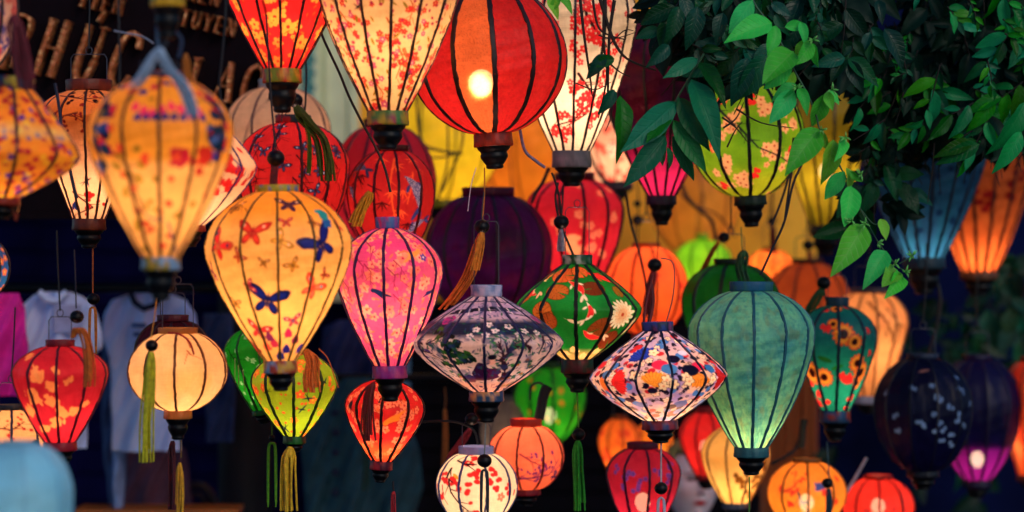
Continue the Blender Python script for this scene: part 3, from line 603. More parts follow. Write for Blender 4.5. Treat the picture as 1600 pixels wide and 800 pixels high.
def pt(c): c.base('#d8a048').mottle('#e0b050', 60, .5, 3)
lantern('very large honey coloured lantern against the yellow wall above the lime one', 1085, 8.1, 215, 300, 395, 72, 30, 26, 'globe', 10, 4, pt, .3, ribw=1.2, ribc='#a06420', top=(9, '#906020'), bot=(9, '#805018'), fin=14, up=-250, dens=3)
# --- centre, in focus
def pt(c):
    c.base('#fcbe6c').band(290, 345, '#f6a434', 30, .85)  # golden top band paints in the dimmer bulb light above
    B = lambda x, y, s, r, a, b, sp='#f0c0a0': c.put(x, y, s*1.1, f_butter, r, a=a, b=b, spot=sp)
    B(408, 364, 25, .1, '#e05030', '#b02c28'); B(352, 383, 26, .6, '#e03c30', '#c06040', '#404868'); B(513, 384, 32, -.5, '#1c2c88', '#101c60', '#1c2c88'); B(428, 468, 30, .25, '#202c78', '#141c50', '#202c78')
    B(462, 322, 20, .2, '#503058', '#302048'); B(497, 450, 22, .5, '#e08060', '#d04830', '#50a0a0'); B(452, 378, 17, 1.0, '#e8b850', '#a07c28'); B(378, 325, 15, -.5, '#c89030', '#402c28')
    B(410, 515, 20, .4, '#d03838', '#803040'); B(336, 425, 16, 1.2, '#a03058', '#501c50'); B(375, 472, 11, .3, '#d8a020', '#201820'); B(516, 430, 10, .8, '#c04028', '#601c18')
    B(385, 400, 12, .8, '#c86038', '#904028'); B(470, 415, 12, -.6, '#d0a030', '#705020'); B(400, 445, 11, 1.4, '#c04848', '#803048'); B(465, 500, 13, -.3, '#c84c40', '#50306c'); B(500, 350, 11, .9, '#c07828', '#50381c'); B(425, 410, 9, .2, '#b08030', '#604820')
    for (x, y, cc) in ((432, 535, '#b83c58'), (450, 545, '#302c80'), (465, 530, '#802058'), (420, 540, '#e06048'), (455, 520, '#c0305c'), (440, 555, '#28347c'), (425, 525, '#803060'), (470, 545, '#4c3c90'), (395, 540, '#b04048')): c.put(x, y, 11, f_blob, col=cc)
    c.put(515, 340, 16, f_blob, col='#1c98a8'); c.put(520, 350, 12, f_blob, col='#2c68b0'); c.branch([(505, 545), (515, 500), (530, 480)], 1.4, '#504818', 3); c.branch([(360, 330), (375, 318), (395, 325)], 1.2, '#504818', 3)
    c.scatter(70, 15, f_butter, p=.25, a='#d85038', b='#903040')
lantern('yellow lantern covered in blue and red butterflies', 438, 4.72, 300, 388, 563, 114, 33, 25, 'balloon', 12, 5, pt, 1.2, by=455, ribw=1.7, ribc='#5c4410', tilt=-1,
        top=(11, '#c89c20', '#2c70b8', '#a8a030'), bot=(20, '#a03828', '#6c9cc0', '#c89c40'), fin=28, up=False, bail=False,
        extras=[('bead', 431, 247, 14, {'dy': .12}), ('cord', [(431, 235), (424, 160), (418, 60), (412, -60)], 1.6, '#12121c', {'dy': .14}), ('tassel', [(430, 258), (428, 275), (427, 300)], 6, '#5c1018', {'dy': .12})])
def pt(c):
    c.base('#e06494').mottle('#e87890', 40, .6, 4).band(357, 410, '#d84098', 50, .5)
    for k in range(3): c.scatter(25, 8, f_flower, p=.6, col=['#f8a48c', '#f8907c', '#fcb898'][k], mid='#c83060')
    c.scatter(18, 3.2, f_dot, p=.7, col='#f0a080'); c.scatter(17, 4.5, f_leaf, p=.6, col='#d88860')
    for q in range(14): x = 535+c.rg.random()*150; y = 365+c.rg.random()*170; c.branch([(x, y), (x+12, y+12), (x+10, y+32)], .9, '#a02858', 2)
    c.put(598, 456, 17, f_bird, 3.6, a='#243c68'); c.put(675, 458, 12, f_bird, -.4, a='#343878'); c.put(653, 398, 20, f_bird, -.45, a='#f0a858'); c.put(560, 380, 10, f_bird, .2, a='#f0a858'); c.put(668, 403, 7, f_flower, col='#6858a8', mid='#ffffff')
lantern('pink lantern with pale cherry blossom and small birds', 609, 5.12, 357, 425, 571, 85, 18, 26, 'balloon', 11, -2, pt, 1.25, by=480, ribw=2.2, ribc='#3c1048', tilt=-1,
        top=(18, '#8c50a0', '#c03078', '#4c70b0'), bot=(20, '#902080', '#c04880', '#5c50a0'), fin=36, up=240, bail=False,
        extras=[('cord', [(595, 622), (592, 630)], 1, '#401020')])
def pt(c):
    c.base('#dcc4bc').mottle('#90a4c8', 26, .35, 4).band(465, 500, '#a898c0', 24, .9).band(499, 523, '#10284c', 8, .97)
    for x in range(715, 850, 7):       # railing and tiled eaves
        c.put(x, 480+abs(x-770)*.1, 6, f_dot, col='#18243c')
    c.branch([(690, 492), (740, 484), (790, 484), (835, 498)], 2.4, '#141c34'); c.branch([(715, 474), (760, 468), (815, 476)], 2.0, '#1c2c48')
    for x in range(700, 850, 16): c.branch([(x, 474+abs(x-770)*.12), (x+3, 490+abs(x-770)*.12)], 1.3, '#d8d0d8')
    for x in range(668, 700, 6): c.branch([(x, 505-(x-668)*.3), (x+8, 492-(x-668)*.4)], 1.7, '#243468')
    c.put(700, 500, 14, f_blob, col='#b03c90'); c.put(842, 500, 14, f_blob, col='#a83c88')
    for (x, y) in ((745, 512), (760, 520), (775, 514), (795, 508), (735, 522), (765, 505), (810, 520), (820, 515), (840, 518), (785, 524)):
        c.put(x, y, 7, f_flower, c.rg.uniform(-3, 3), col='#e8dce0', mid='#308080'); c.put(x+6, y+5, 4.5, f_leaf, c.rg.uniform(-3, 3), col='#208070')
    for (x, y) in ((700, 530), (708, 545), (696, 545), (715, 555), (722, 540), (704, 560), (730, 560), (690, 520)):
        for q in range(7): c.put(x+c.rg.uniform(-10, 10), y+c.rg.uniform(-9, 9), 7, f_blob, col=['#0c201c', '#1c4828', '#306428', '#0c1c1c', '#142c30', '#204c38', '#3c7030'][q])
    T = '#3c1c34'
    c.branch([(786, 594), (792, 575), (786, 560), (797, 545), (814, 533), (832, 540)], 5.2, T, 3, f_leaf, 4, col='#2c8050'); c.branch([(790, 560), (785, 542), (780, 530)], 2.6, T, 3, f_leaf, 4, col='#388c48'); c.branch([(795, 545), (800, 535), (815, 528)], 2.0, T, 3, f_leaf, 4, col='#2c8050')
    c.branch([(648, 530), (665, 535), (680, 528)], 2.6, T, 3, f_leaf, 4, col='#306c50'); c.branch([(655, 545), (680, 550), (690, 562)], 1.8, T, 3); c.branch([(870, 530), (855, 522), (845, 535)], 2.6, T, 4, f_leaf, 4, col='#306c50')
    c.put(768, 562, 8, f_dot, col='#e8b8a8'); c.put(770, 554, 7, f_dot, col='#1c1830'); c.put(752, 580, 30, f_blob, col='#381844'); c.put(772, 580, 16, f_blob, col='#582050'); c.put(735, 590, 14, f_blob, col='#40205c')
    for (x, y) in ((800, 590), (815, 580), (825, 570), (722, 590), (712, 582), (790, 600), (830, 560), (805, 565)):
        for q in range(3): c.put(x+c.rg.uniform(-7, 7), y+c.rg.uniform(-5, 5), 5, f_blob, col=['#3c8c40', '#b87838', '#2c6c50'][q])
    c.mottle('#304c80', 14, .6, 31, .58, .72); c.band(592, 615, '#c88050', 12, .55); c.scatter(16, 3.6, f_leaf, p=.6, col='#286858'); c.scatter(22, 4, f_dot, p=.5, y0=575, col='#5c3c60')
    c.scatter(11, 3, f_leaf, p=.5, col='#3c4878')
    for y in (545, 555, 565): c.put(668, y, 7, f_leaf, .3, col='#50408c')
lantern('flat white and navy lantern printed with a lady under a twisted tree', 760, 5.12, 463, 534, 611, 120, 24, 26, 'diamond', 12, -1, pt, .62, by=560, ribw=2.0, ribc='#1c2450',
        top=(18, '#b0b4d8', '#607cb0', '#d0c0d8'), bot=(16, '#1c4060', '#304c7c', '#c89060'), fin=33, bail=346, up=False,
        extras=[('bead', 753, 354, 12), ('cord', [(753, 343), (753, 332), (756, 300)], 1, '#303038'), ('tassel', [(752, 364), (745, 395), (733, 430), (712, 462), (690, 488)], 9, '#c86414', {'dy': .03}), ('tassel', [(753, 364), (748, 390), (738, 430)], 7, '#d07818', {'dy': -.02}),
                ('cord', [(759, 656), (758, 680), (757, 712)], 1.1, '#6c7c80'), ('bead', 757, 720, 11.5), ('loop', (757, 734, 812, 5), 1.3, '#14202c')])
def pt(c):
    c.base('#087830').mottle('#0c9038', 60, .6, 4).band(452, 474, '#20b060', 20, .35); c.band(548, 565, '#d8b070', 12, .8)  # brighter green band is a painted sky highlight
    Pd = lambda x, y, s, r, a='#b86c14': c.put(x, y, s, f_pad, r, a=a, b='#5c3410')
    Pd(868, 455, 20, .4); Pd(845, 488, 22, 1.2); Pd(855, 500, 16, 2.2, '#a8580c'); Pd(880, 430, 22, 0, '#d06c18'); Pd(905, 425, 15, 1, '#e07820'); Pd(925, 450, 19, 3, '#783c10'); Pd(937, 510, 22, 2.5, '#8c4c10'); Pd(950, 530, 22, 1, '#803c0c'); Pd(820, 465, 14, 2); Pd(965, 455, 12, 2, '#98701c')
    c.put(905, 450, 24, f_fish, 1.1, a='#f8e0c8', b='#d82020'); c.put(920, 490, 20, f_fish, 1.9, a='#f8e0c8', b='#d83020', bend=.6); c.put(925, 525, 24, f_fish, .3, a='#f0c8a8', b='#d83820', bend=-.4); c.put(945, 435, 30, f_fish, .6, a='#c81c28', b='#e04030', bend=.1)
    c.put(830, 458, 22, f_fish, .5, a='#f0c0a0', b='#c82020', bend=-.5); c.put(893, 500, 9, f_leaf, .4, col='#f8d8b8'); c.put(845, 440, 12, f_fish, -.6, a='#f8d8a0', b='#c86030')
    c.put(972, 490, 27, f_mum, .2); c.put(992, 510, 18, f_mum, .8); c.put(840, 432, 14, f_mum, .3, a='#f0a050', b='#c05820')
    for (x, y) in ((895, 545), (910, 555), (880, 550), (930, 548), (865, 540)): c.put(x, y, 10, f_blob, col='#e8c080')
    c.scatter(48, 14, f_pad, p=.3, y1=440, a='#c8781c', b='#5c3410')
lantern('green diamond lantern with red koi, lily pads and a white chrysanthemum', 902, 5.42, 413, 483, 561, 101, 23, 24, 'diamond', 11, -3, pt, .95, by=512, ribw=2.6, ribc='#0c1410',
        top=(15, '#0c4428', '#106030', '#c8c8b0'), bot=(22, '#501418', '#801c20', '#103020'), fin=30, bail=324, up=False,
        extras=[('bead', 877, 347, 12), ('cord', [(877, 338), (874, 310), (868, 285), (862, 270)], 1.8, '#181418'), ('tassel', [(877, 358), (877, 378), (878, 396)], 5, '#a8a0a8'),
                ('cord', [(902, 612), (903, 640), (904, 668)], 1.1, '#507c28'), ('bead', 904, 679, 10.5), ('tassel', [(903, 690), (903, 720), (904, 760), (905, 806)], 8, '#2c9c1c')])
def pt(c):
    c.base('#f0ccb4').mottle('#9890d0', 26, .85, 6)
    c.band(515, 550, '#8890d0', 30, .55)
    ex = lambda x, y, s, f, r=0., **k: c.put(x, y, s, f, r, **k)
    c.scatter(15, 6, f_blob, p=.75, col='#1c1434'); c.scatter(24, 6, f_dot, p=.6, col='#c83040'); c.scatter(26, 7, f_dot, p=.6, col='#5088c8'); c.scatter(22, 6, f_flower, p=.6, col='#f8dcc0', mid='#f0a080', line='#281c30'); c.scatter(24, 3.4, f_ring, p=.8)
    ex(1003, 552, 23, f_fan, 2.6, a='#2848b0', b='#182c70'); ex(960, 592, 22, f_fan, -1.6, a='#e02c28', b='#b01c18'); ex(938, 592, 16, f_fan, -1.2, a='#f0902c', b='#c06018'); ex(1020, 590, 22, f_fan, 3.4, a='#f0a838', b='#c88020'); ex(1088, 588, 22, f_fan, 0.2, a='#f0a030', b='#c88020'); ex(1128, 590, 20, f_fan, 1.6, a='#c01c34', b='#901828')
    for (x, y, cc, s) in ((1028, 566, '#d82c60', 13), (1042, 572, '#4c88c0', 13), (1050, 558, '#1c1838', 11), (1088, 570, '#e02c68', 11), (1075, 575, '#181838', 14), (1108, 575, '#3880c0', 11), (938, 567, '#d03c48', 11), (945, 580, '#5c88b8', 10), (1066, 550, '#c8d0e8', 8), (997, 540, '#c02c38', 8), (965, 556, '#702030', 9), (1015, 605, '#201c3c', 8), (980, 620, '#4c3040', 8), (1000, 628, '#7088c0', 10), (1060, 628, '#4868a8', 12), (1045, 632, '#201c38', 9), (1085, 620, '#a02c30', 8), (1110, 560, '#281c38', 10)): ex(x, y, s, f_dot, col=cc)
    for (x, y) in ((1037, 588), (1048, 596), (1032, 598), (988, 580), (1068, 585), (1073, 592), (1112, 592), (1020, 548)): ex(x, y, 9, f_flower, col='#ffe0b8', mid='#f0b088', line='#201830')
    c.band(630, 660, '#ffd8a8', 24, .35)
lantern('cream diamond lantern crowded with fans and flowers in red, blue and yellow', 1031, 5.12, 517, 588, 656, 110, 24, 27, 'diamond', 12, 8, pt, 1.0, by=612, ribw=2.0, ribc='#141834', tilt=-1.5,
        top=(14, '#182448', '#7c3868', '#28408c'), bot=(15, '#601820', '#343c6c', '#802838'), fin=21, bail=False, up=False,
        extras=[('cord', [(1014, 505), (1020, 470), (1016, 440)], 3.2, '#4c0c14', {'dy': .03}), ('cord', [(1005, 512), (1010, 470), (1020, 430)], 2, '#5c1018', {'dy': .02}), ('cord', [(1040, 507), (1052, 460), (1052, 412), (1032, 403)], .9, '#584048'), ('cord', [(1033, 690), (1033, 720), (1033, 755)], 1.4, '#a89ca8'), ('bead', 1033, 763, 10.5), ('loop', (1033, 777, 822, 5), 1.2, '#a8a4b4')])
def pt(c):
    c.base('#84d8bc').mottle('#98dcb8', 10, .7, 3, .35, .65).mottle('#3ca4c4', 60, .7, 9).mottle('#88d8bc', 5, .6, 5).mottle('#3c9ca8', 7, .4, 15).mottle('#98a078', 20, .4, 12, .6, .8)
lantern('big plain teal green lantern glowing at its narrow foot', 1174, 5.35, 455, 520, 698, 98, 33, 26, (2, 1.35, 1.62, 1.03), 12, -3, pt, .95, by=672, smooth=.03, col=(1, .40, .13), ribw=2.2, ribc='#1c5c6c', tilt=0,
        top=(15, '#1c5c80', '#2c6870'), bot=(16, '#245c68', '#1c4c5c'), fin=28, bail=False, up=False, mat=fabric_mat(.33),
        extras=[('cord', [(1188, 430), (1206, 390), (1226, 345), (1240, 285), (1262, 240)], 1.9, '#14101c', {'dy': .04}), ('cord', [(1226, 345), (1232, 300), (1240, 250), (1246, 215)], 1.6, '#14101c', {'dy': .04}), ('cord', [(1171, 745), (1171, 780), (1170, 810)], 1.1, '#408028')])
# --- lower left
def pt(c):
    c.base('#c01440').mottle('#cc2044', 40, .5, 3)
    for (x, y, s) in ((70, 585, 18), (50, 555, 12), (92, 600, 12), (60, 620, 22), (52, 640, 16), (92, 625, 14), (110, 640, 16), (98, 655, 14), (125, 640, 12), (120, 590, 9), (98, 575, 8), (75, 665, 12), (140, 630, 10)):
        for q in range(2): c.put(x+c.rg.uniform(-4, 4), y+c.rg.uniform(-4, 4), s*.8, f_blob, col='#f8a060')
    c.put(68, 580, 14, f_bird, 1.2, a='#e8a868')
lantern('red heart shaped lantern with pale brush marks near the left edge', 94, 4.85, 541, 583, 690, 76, 22, 25, 'balloon', 10, 6, pt, 1.0, by=640, ribw=1.9, ribc='#501020',
        top=(10, '#801020'), bot=(14, '#901428'), fin=26, bail=495, up=360, dens=1.8,
        extras=[('bead', 120, 495, 11), ('cord', [(119, 482), (118, 440), (116, 390)], 1.2, '#1c1c30'), ('tassel', [(113, 527), (122, 513), (133, 530), (138, 570), (136, 612)], 8, '#c8641c', {'dy': -.15})])
def pt(c): c.base('#fcc890').mottle('#f8b868', 50, .5, 3); c.branch([(300, 520), (302, 545), (306, 552)], 1.4, '#a03c20', 2)
lantern('plain cream orange round lantern with a yellow green tassel before it', 278, 4.95, 521, 580, 641, 79, 30, 21, 'globe', 10, 4, pt, 1.0, by=605, ribw=1.9, ribc='#6c3814',
        top=(9, '#b87c38'), bot=(13, '#b87030'), fin=33, bail=444, up=420, dens=1.8,
        extras=[('bead', 265, 450, 7), ('cord', [(236, 528), (242, 490), (245, 460)], 1, '#b87c28', {'dy': -.2}), ('bead', 237, 540, 10, {'dy': -.2}), ('tassel', [(236, 552), (234, 600), (230, 660), (229, 736)], 10, '#a8a814', {'dy': -.2}),
                ('cord', [(262, 520), (280, 522), (296, 534), (303, 554)], 1.6, '#a01018', {'dy': -.13}), ('tassel', [(270, 690), (270, 730), (270, 812)], 7, '#500c1c', {'dy': .05}), ('cord', [(283, 688), (283, 715)], 1, '#806020'), ('tassel', [(281, 724), (281, 760), (280, 812)], 5.5, '#c8941c', {'dy': -.02})])
def pt(c): c.base('#500c20').mottle('#301028', 30, .6, 3)
lantern('small maroon lantern behind the plain cream orange one', 270, 5.4, 502, 548, 620, 60, 24, 20, 'globe', 10, 4, pt, .12, ribc='#200810', top=(10, '#4c0c20'), bot=(8, '#400c18'), fin=14, up=440, dens=3)
def pt(c):
    c.base('#f8bc80'); c.branch([(5, 665), (30, 668), (50, 655), (62, 650)], 1.4, '#601c1c', 4, f_dot, 3, col='#c02c28')
    for a in (.3, .6, .9): c.put(60, 695, 14, f_leaf, -a, col='#141020')
lantern('cream lantern with a painted sprig above the pale blue dome', 18, 5.5, 640, 690, 760, 62, 24, 20, 'globe', 9, 12, pt, 1.0, by=690, ribw=1.8, ribc='#383048', top=(8, '#302c30'), bot=(8, '#704020'), fin=14, up=480, dens=2.2)
def pt(c): c.base('#98d4f4').mottle('#a8dcf4', 60, .5, 3)
lantern('pale blue unlit lantern, only its round top showing at the bottom left corner', 26, 3.7, 694, 775, 900, 86, 30, 26, 'round', 9, 20, pt, .1, ribw=.8, ribc='#6ca8c8', top=(5, '#78a8c0'), bot=(10, '#506878'), fin=14, up=False, bail=False, sc=.3, dens=2.5, mat=fabric_mat(.12))
def pt(c):
    c.base('#20982c').mottle('#187828', 30, .6, 3); c.scatter(18, 4, f_flower, p=.8, col='#a8d0a0', mid='#207030'); c.branch([(370, 540), (385, 560), (395, 590)], 1.2, '#0c4018', 4)
lantern('leaf green lantern with a thread fringe, behind the butterfly one', 412, 5.35, 512, 545, 640, 50, 18, 18, 'balloon', 9, 12, pt, .8, by=590, ribw=1.6, ribc='#0c4818', top=(8, '#105c20'), bot=(8, '#105c20'), fin=14, up=False, bail=False, dens=1.8, tilt=-8,
        extras=[('cord', [(367, 560), (367, 585), (368, 598)], .8, '#7c7c50', {'dy': -.1}), ('cord', [(372, 570), (373, 590), (372, 604)], .8, '#7c7c50', {'dy': -.1}), ('cord', [(379, 578), (381, 596), (383, 610)], .8, '#7c7c50', {'dy': -.1}),
                ('cord', [(425, 650), (425, 680)], 1, '#4c7c14'), ('bead', 425, 684, 5), ('loop', (425, 692, 792, 6), 1.2, '#4c9410', {'dy': .02})])
def pt(c):
    c.base('#94b01c').mottle('#a8bc24', 40, .5, 2)
    for k in range(2): c.scatter(26, 7, f_flower, p=.5, col=['#f09030', '#e8682c'][k], mid='#e8c040')
    c.scatter(15, 2.4, f_dot, p=.5, col='#d86820')
    for (x, y, r) in ((512, 595, .4), (487, 620, 1.1), (477, 637, .2), (447, 668, 2.2), (420, 610, 2.8)): c.put(x, y, 10, f_swallow, r, a='#143c4c', b='#102438')
lantern('small lime lantern with orange blossoms and swallows under the butterfly one', 460, 5.2, 553, 597, 681, 68, 22, 17, 'balloon', 9, 4, pt, 1.15, by=640, ribw=2.2, ribc='#203c10',
        top=(8, '#6c8c18', '#c87020'), bot=(12, '#185c20', '#142c1c'), fin=14, up=False, bail=False,
        extras=[('tassel', [(482, 550), (488, 565), (486, 590), (489, 618)], 10, '#d0641c', {'dy': -.26}), ('cord', [(498, 545), (512, 560), (523, 590), (529, 606)], .9, '#c85c20', {'dy': -.2}), ('tassel', [(453, 700), (452, 740), (452, 812)], 11, '#c8a41c', {'dy': -.03})])
def pt(c):
    c.base('#c81018').mottle('#e02820', 30, .6, 4)
    for k in range(2): c.scatter(21, 7, f_flower, p=.6, col='#f09470', mid='#c82818', line='#a81818')
    c.scatter(16, 3, f_dot, p=.4, col='#e88050'); c.put(612, 650, 20, f_bird, 2.6, a='#f09830'); c.put(541, 634, 9, f_blob, col='#181428'); c.put(560, 655, 9, f_bird, .5, a='#e0602c')
    c.band(690, 722, '#f89050', 24, .5)
lantern('small red blossom lantern hanging under the pink one', 596, 5.3, 594, 637, 720, 63, 18, 17, 'balloon', 9, -2, pt, 1.1, by=675, ribw=2.1, ribc='#300810', tilt=4,
        top=(8, '#701018'), bot=(14, '#901828', '#501028'), fin=20, up=False, bail=False,
        extras=[('tassel', [(583, 600), (577, 625), (575, 660), (578, 695)], 9, '#64080c', {'dy': -.2}), ('cord', [(614, 752), (615, 768)], 1.6, '#181018'), ('tassel', [(615, 768), (615, 785), (616, 812)], 4, '#a81828')])
# --- lower middle
def pt(c): c.base('#2c9c18').mottle('#40b020', 30, .6, 3); c.scatter(26, 5, f_dot, p=.5, col='#c09030')
lantern('blurred bright green lantern above the orange globe', 859, 7.0, 575, 618, 690, 56, 18, 18, 'pear', 9, 5, pt, 1.0, by=650, bulb=7, mat=fabric_mat(.6, .06), ribw=1.6, ribc='#185c10', top=(8, '#184c10'), bot=(8, '#184c10'), fin=14, up=500, dens=2.4)
def pt(c):
    c.base('#f88460').mottle('#f89468', 40, .5, 3)
    c.branch([(800, 745), (835, 742), (860, 738), (875, 715)], 1.7, '#5c2468', 5, f_dot, 3, col='#7c3878'); c.branch([(812, 705), (828, 715), (850, 725)], 1.3, '#802c48', 4, f_dot, 2.5, col='#7c3878'); c.put(866, 742, 10, f_butter, .8, a='#282c70', b='#181c50')
lantern('orange globe lantern with a fine purple branch and a black holder on top', 822, 5.75, 666, 713, 764, 61, 24, 22, 'globe', 9, -14, pt, 1.05, by=690, ribw=1.5, ribc='#701810',
        top=(12, '#b02c18'), bot=(9, '#781428'), fin=18, bail=False, up=False,
        extras=[('cord', [(842, 655), (846, 635), (850, 615), (856, 603)], 8, '#101018'), ('cord', [(850, 615), (852, 605), (842, 598), (830, 604), (828, 625)], 1.8, '#101018')])
def pt(c):
    c.base('#ffe0c0')
    for (x, y) in ((730, 722), (738, 735), (733, 750), (745, 745), (728, 765), (775, 735), (783, 748), (776, 760), (795, 756), (770, 728), (765, 748), (740, 715), (693, 735), (697, 748), (688, 742)):
        for q in range(3): c.put(x+c.rg.uniform(-4, 4), y+c.rg.uniform(-4, 4), 4.2, f_dot, col='#d0202c')
    c.branch([(702, 728), (698, 745), (705, 765), (730, 795)], 2.4, '#20141c', 3, f_dot, 4, col='#c81c28'); c.branch([(712, 716), (728, 722), (745, 722)], 1.8, '#281820', 3, f_dot, 4, col='#c81c28'); c.branch([(690, 755), (692, 770), (698, 785)], 1.2, '#a82028')
    c.put(785, 772, 8, f_flower, col='#f08c70', mid='#f0c0a0'); c.put(712, 740, 8, f_leaf, .5, col='#d0a040'); c.scatter(30, 5, f_dot, p=.4, col='#d0303c')
lantern('cream globe lantern with red plum berries and a dark tassel hanging before it', 744, 5.45, 709, 760, 815, 64, 27, 24, 'globe', 9, 16, pt, 1.0, by=765, ribw=1.6, ribc='#38407c',
        top=(12, '#8c94c8', '#a0a0d0'), bot=(8, '#805048'), fin=14, bail=660, up=False,
        extras=[('bead', 737, 655, 10.5), ('cord', [(630, 662), (680, 658), (715, 660), (740, 672), (747, 695)], 1.8, '#101014'), ('tassel', [(735, 668), (722, 690), (704, 715), (694, 745)], 6, '#781024', {'dy': .15})])
def pt(c): c.base('#78706c').mottle('#908880', 20, .5, 3)
lantern('grey unlit lantern top behind the orange globe', 790, 7.0, 625, 672, 730, 40, 14, 14, 'globe', 9, 8, pt, .5, ribw=.8, ribc='#5c5458', top=(6, '#605860'), bot=(6, '#403840'), fin=10, up=560, dens=3)
def pt(c): c.base('#f09010').mottle('#d04818', 14, .8, 3, .5, .7)
lantern('blurred amber lantern with red marks, left one of the amber pair', 968, 7.1, 655, 690, 745, 33, 12, 12, 'balloon', 8, 8, pt, 1.0, ribw=1.2, ribc='#a05010', top=(6, '#804010'), bot=(6, '#804010'), fin=10, up=540, dens=2.6)
def pt(c): c.base('#f0a018').mottle('#d05820', 14, .6, 7, .5, .7)
lantern('blurred amber lantern, right one of the amber pair behind the finial', 1020, 7.4, 662, 690, 740, 31, 12, 12, 'globe', 8, 3, pt, 1.0, ribw=1.2, ribc='#a05010', top=(6, '#804010'), bot=(6, '#804010'), fin=10, up=540, dens=2.6)
def pt(c):
    c.base('#b8104c').mottle('#c8183c', 40, .5, 3)
    for (x, y) in ((960, 730), (985, 738), (1000, 748), (1025, 735), (1040, 740), (970, 755), (1035, 755), (990, 760), (1045, 725), (975, 742)):
        for q in range(3): c.put(x+c.rg.uniform(-6, 6), y+c.rg.uniform(-5, 5), 4.5, f_flower, col='#7850a8', mid='#403070')
lantern('crimson lantern with small violet flowers at the bottom edge', 1004, 5.8, 701, 740, 835, 59, 24, 20, 'balloon', 9, 8, pt, .95, by=785, ribw=1.9, ribc='#480c30', top=(10, '#5c0c30'), bot=(10, '#5c0c30'), fin=14, up=False, bail=False, mat=fabric_mat(.6, .04), bulb=7)
def pt(c): c.base('#cc1030').mottle('#d82034', 30, .5, 3)
lantern('plain red lantern behind the cream one and the mannequin face', 1104, 6.7, 645, 683, 742, 43, 18, 18, 'balloon', 9, 12, pt, 1.0, by=700, bulb=6, mat=fabric_mat(.6, .05), ribw=1.4, ribc='#801018', top=(8, '#801018'), bot=(8, '#801018'), fin=14, up=560, dens=2.4)
def pt(c):
    c.base('#f8c878').mottle('#f0b860', 30, .4, 2)
    for (x, y) in ((1160, 740), (1172, 730), (1180, 745), (1188, 725), (1175, 760), (1162, 755), (1150, 745), (1190, 710), (1165, 770)):
        for q in range(3): c.put(x+c.rg.uniform(-7, 7), y+c.rg.uniform(-6, 6), 6, f_blob, col='#785018')
lantern('pale yellow lantern with gilt scrolls under the teal one', 1150, 6.3, 668, 712, 785, 54, 20, 21, 'balloon', 9, -22, pt, 1.1, by=750, ribw=1.5, ribc='#806030', top=(8, '#605040'), bot=(10, '#404c60'), fin=14, up=560, dens=2)
def pt(c):
    c.base('#f09c20').mottle('#f8a830', 40, .5, 2); c.branch([(1215, 765), (1235, 755), (1240, 745)], 1.8, '#c03c18', 3, f_dot, 3, col='#d04820'); c.put(1274, 753, 12, f_blob, col='#18509c'); c.branch([(1240, 765), (1245, 778), (1258, 782)], 2, '#204068', 3)
    for (x, y) in ((1228, 783), (1290, 775), (1283, 765), (1302, 780), (1215, 760), (1305, 745)): c.put(x, y, 7, f_blob, col='#d04020')
lantern('amber globe lantern with a blue bird and red twigs at the bottom edge', 1260, 6.2, 722, 768, 820, 62, 22, 20, 'globe', 9, -4, pt, 1.0, by=786, bulb=7, mat=fabric_mat(.6, .06), ribw=1.6, ribc='#905410', top=(6, '#704818'), bot=(8, '#704818'), fin=14, up=False, bail=False, dens=1.8,
        extras=[('cord', [(1205, 725), (1240, 705), (1252, 680)], 3, '#1c1418', {'dy': .2}), ('cord', [(1252, 700), (1254, 670), (1256, 655)], 6, '#14180c', {'dy': .2})])
def pt(c): c.base('#d84428').mottle('#e85030', 40, .5, 2); c.scatter(26, 6, f_blob, p=.5, col='#b03838')
lantern('coral red globe lantern at the bottom edge right of the amber one', 1372, 6.5, 748, 790, 838, 56, 22, 20, 'globe', 9, -6, pt, 1.0, by=792, bulb=7, mat=fabric_mat(.6, .05), ribw=1.6, ribc='#a02010', top=(6, '#a02818'), bot=(8, '#802018'), fin=14, up=False, bail=False, dens=2,
        extras=[('cord', [(1322, 770), (1340, 740), (1354, 715)], 2.6, '#8c8ca0', {'dy': -.2})])
def pt(c):
    c.base('#1c9478').band(475, 545, '#146478', 40, .8).mottle('#209880', 40, .4, 3)
    for (x, y, s) in ((1308, 520, 19), (1327, 532, 13), (1292, 505, 10), (1263, 582, 20), (1281, 588, 15), (1333, 565, 15), (1341, 580, 18), (1300, 482, 10), (1335, 597, 10)): c.put(x, y, s, f_sunfl, .3, a='#f07c30')
    for (x, y, s) in ((1283, 512, 9), (1276, 510, 6), (1318, 590, 13), (1308, 585, 9), (1350, 515, 7), (1355, 550, 7), (1283, 485, 7), (1275, 615, 9), (1277, 630, 10), (1326, 620, 9), (1320, 635, 8), (1252, 600, 8), (1318, 480, 7), (1290, 628, 6)): c.put(x, y, s, f_blob, col='#e03c30')
    c.put(1280, 560, 12, f_leaf, .3, col='#2c7030'); c.put(1300, 572, 10, f_leaf, -.4, col='#2c8038'); c.scatter(34, 14, f_sunfl, p=.4, jit=.2) if False else None
lantern('teal lantern with orange sunflowers right of the big plain teal one', 1305, 6.0, 478, 525, 641, 62, 18, 23, 'balloon', 9, -4, pt, .9, by=600, ribw=2.2, ribc='#081c2c', tilt=1,
        top=(14, '#10384c', '#103048'), bot=(19, '#14406c', '#902c14', '#10304c'), fin=30, up=330,
        extras=[('bead', 1287, 442, 11), ('cord', [(1288, 452), (1290, 470)], 1.4, '#141824'), ('tassel', [(1283, 452), (1275, 468), (1266, 485), (1262, 492)], 8, '#184818'), ('cord', [(1292, 690), (1294, 720), (1295, 745)], 1, '#30505c'), ('bead', 1293, 755, 9), ('tassel', [(1295, 764), (1295, 785), (1294, 812)], 5, '#183c4c')])
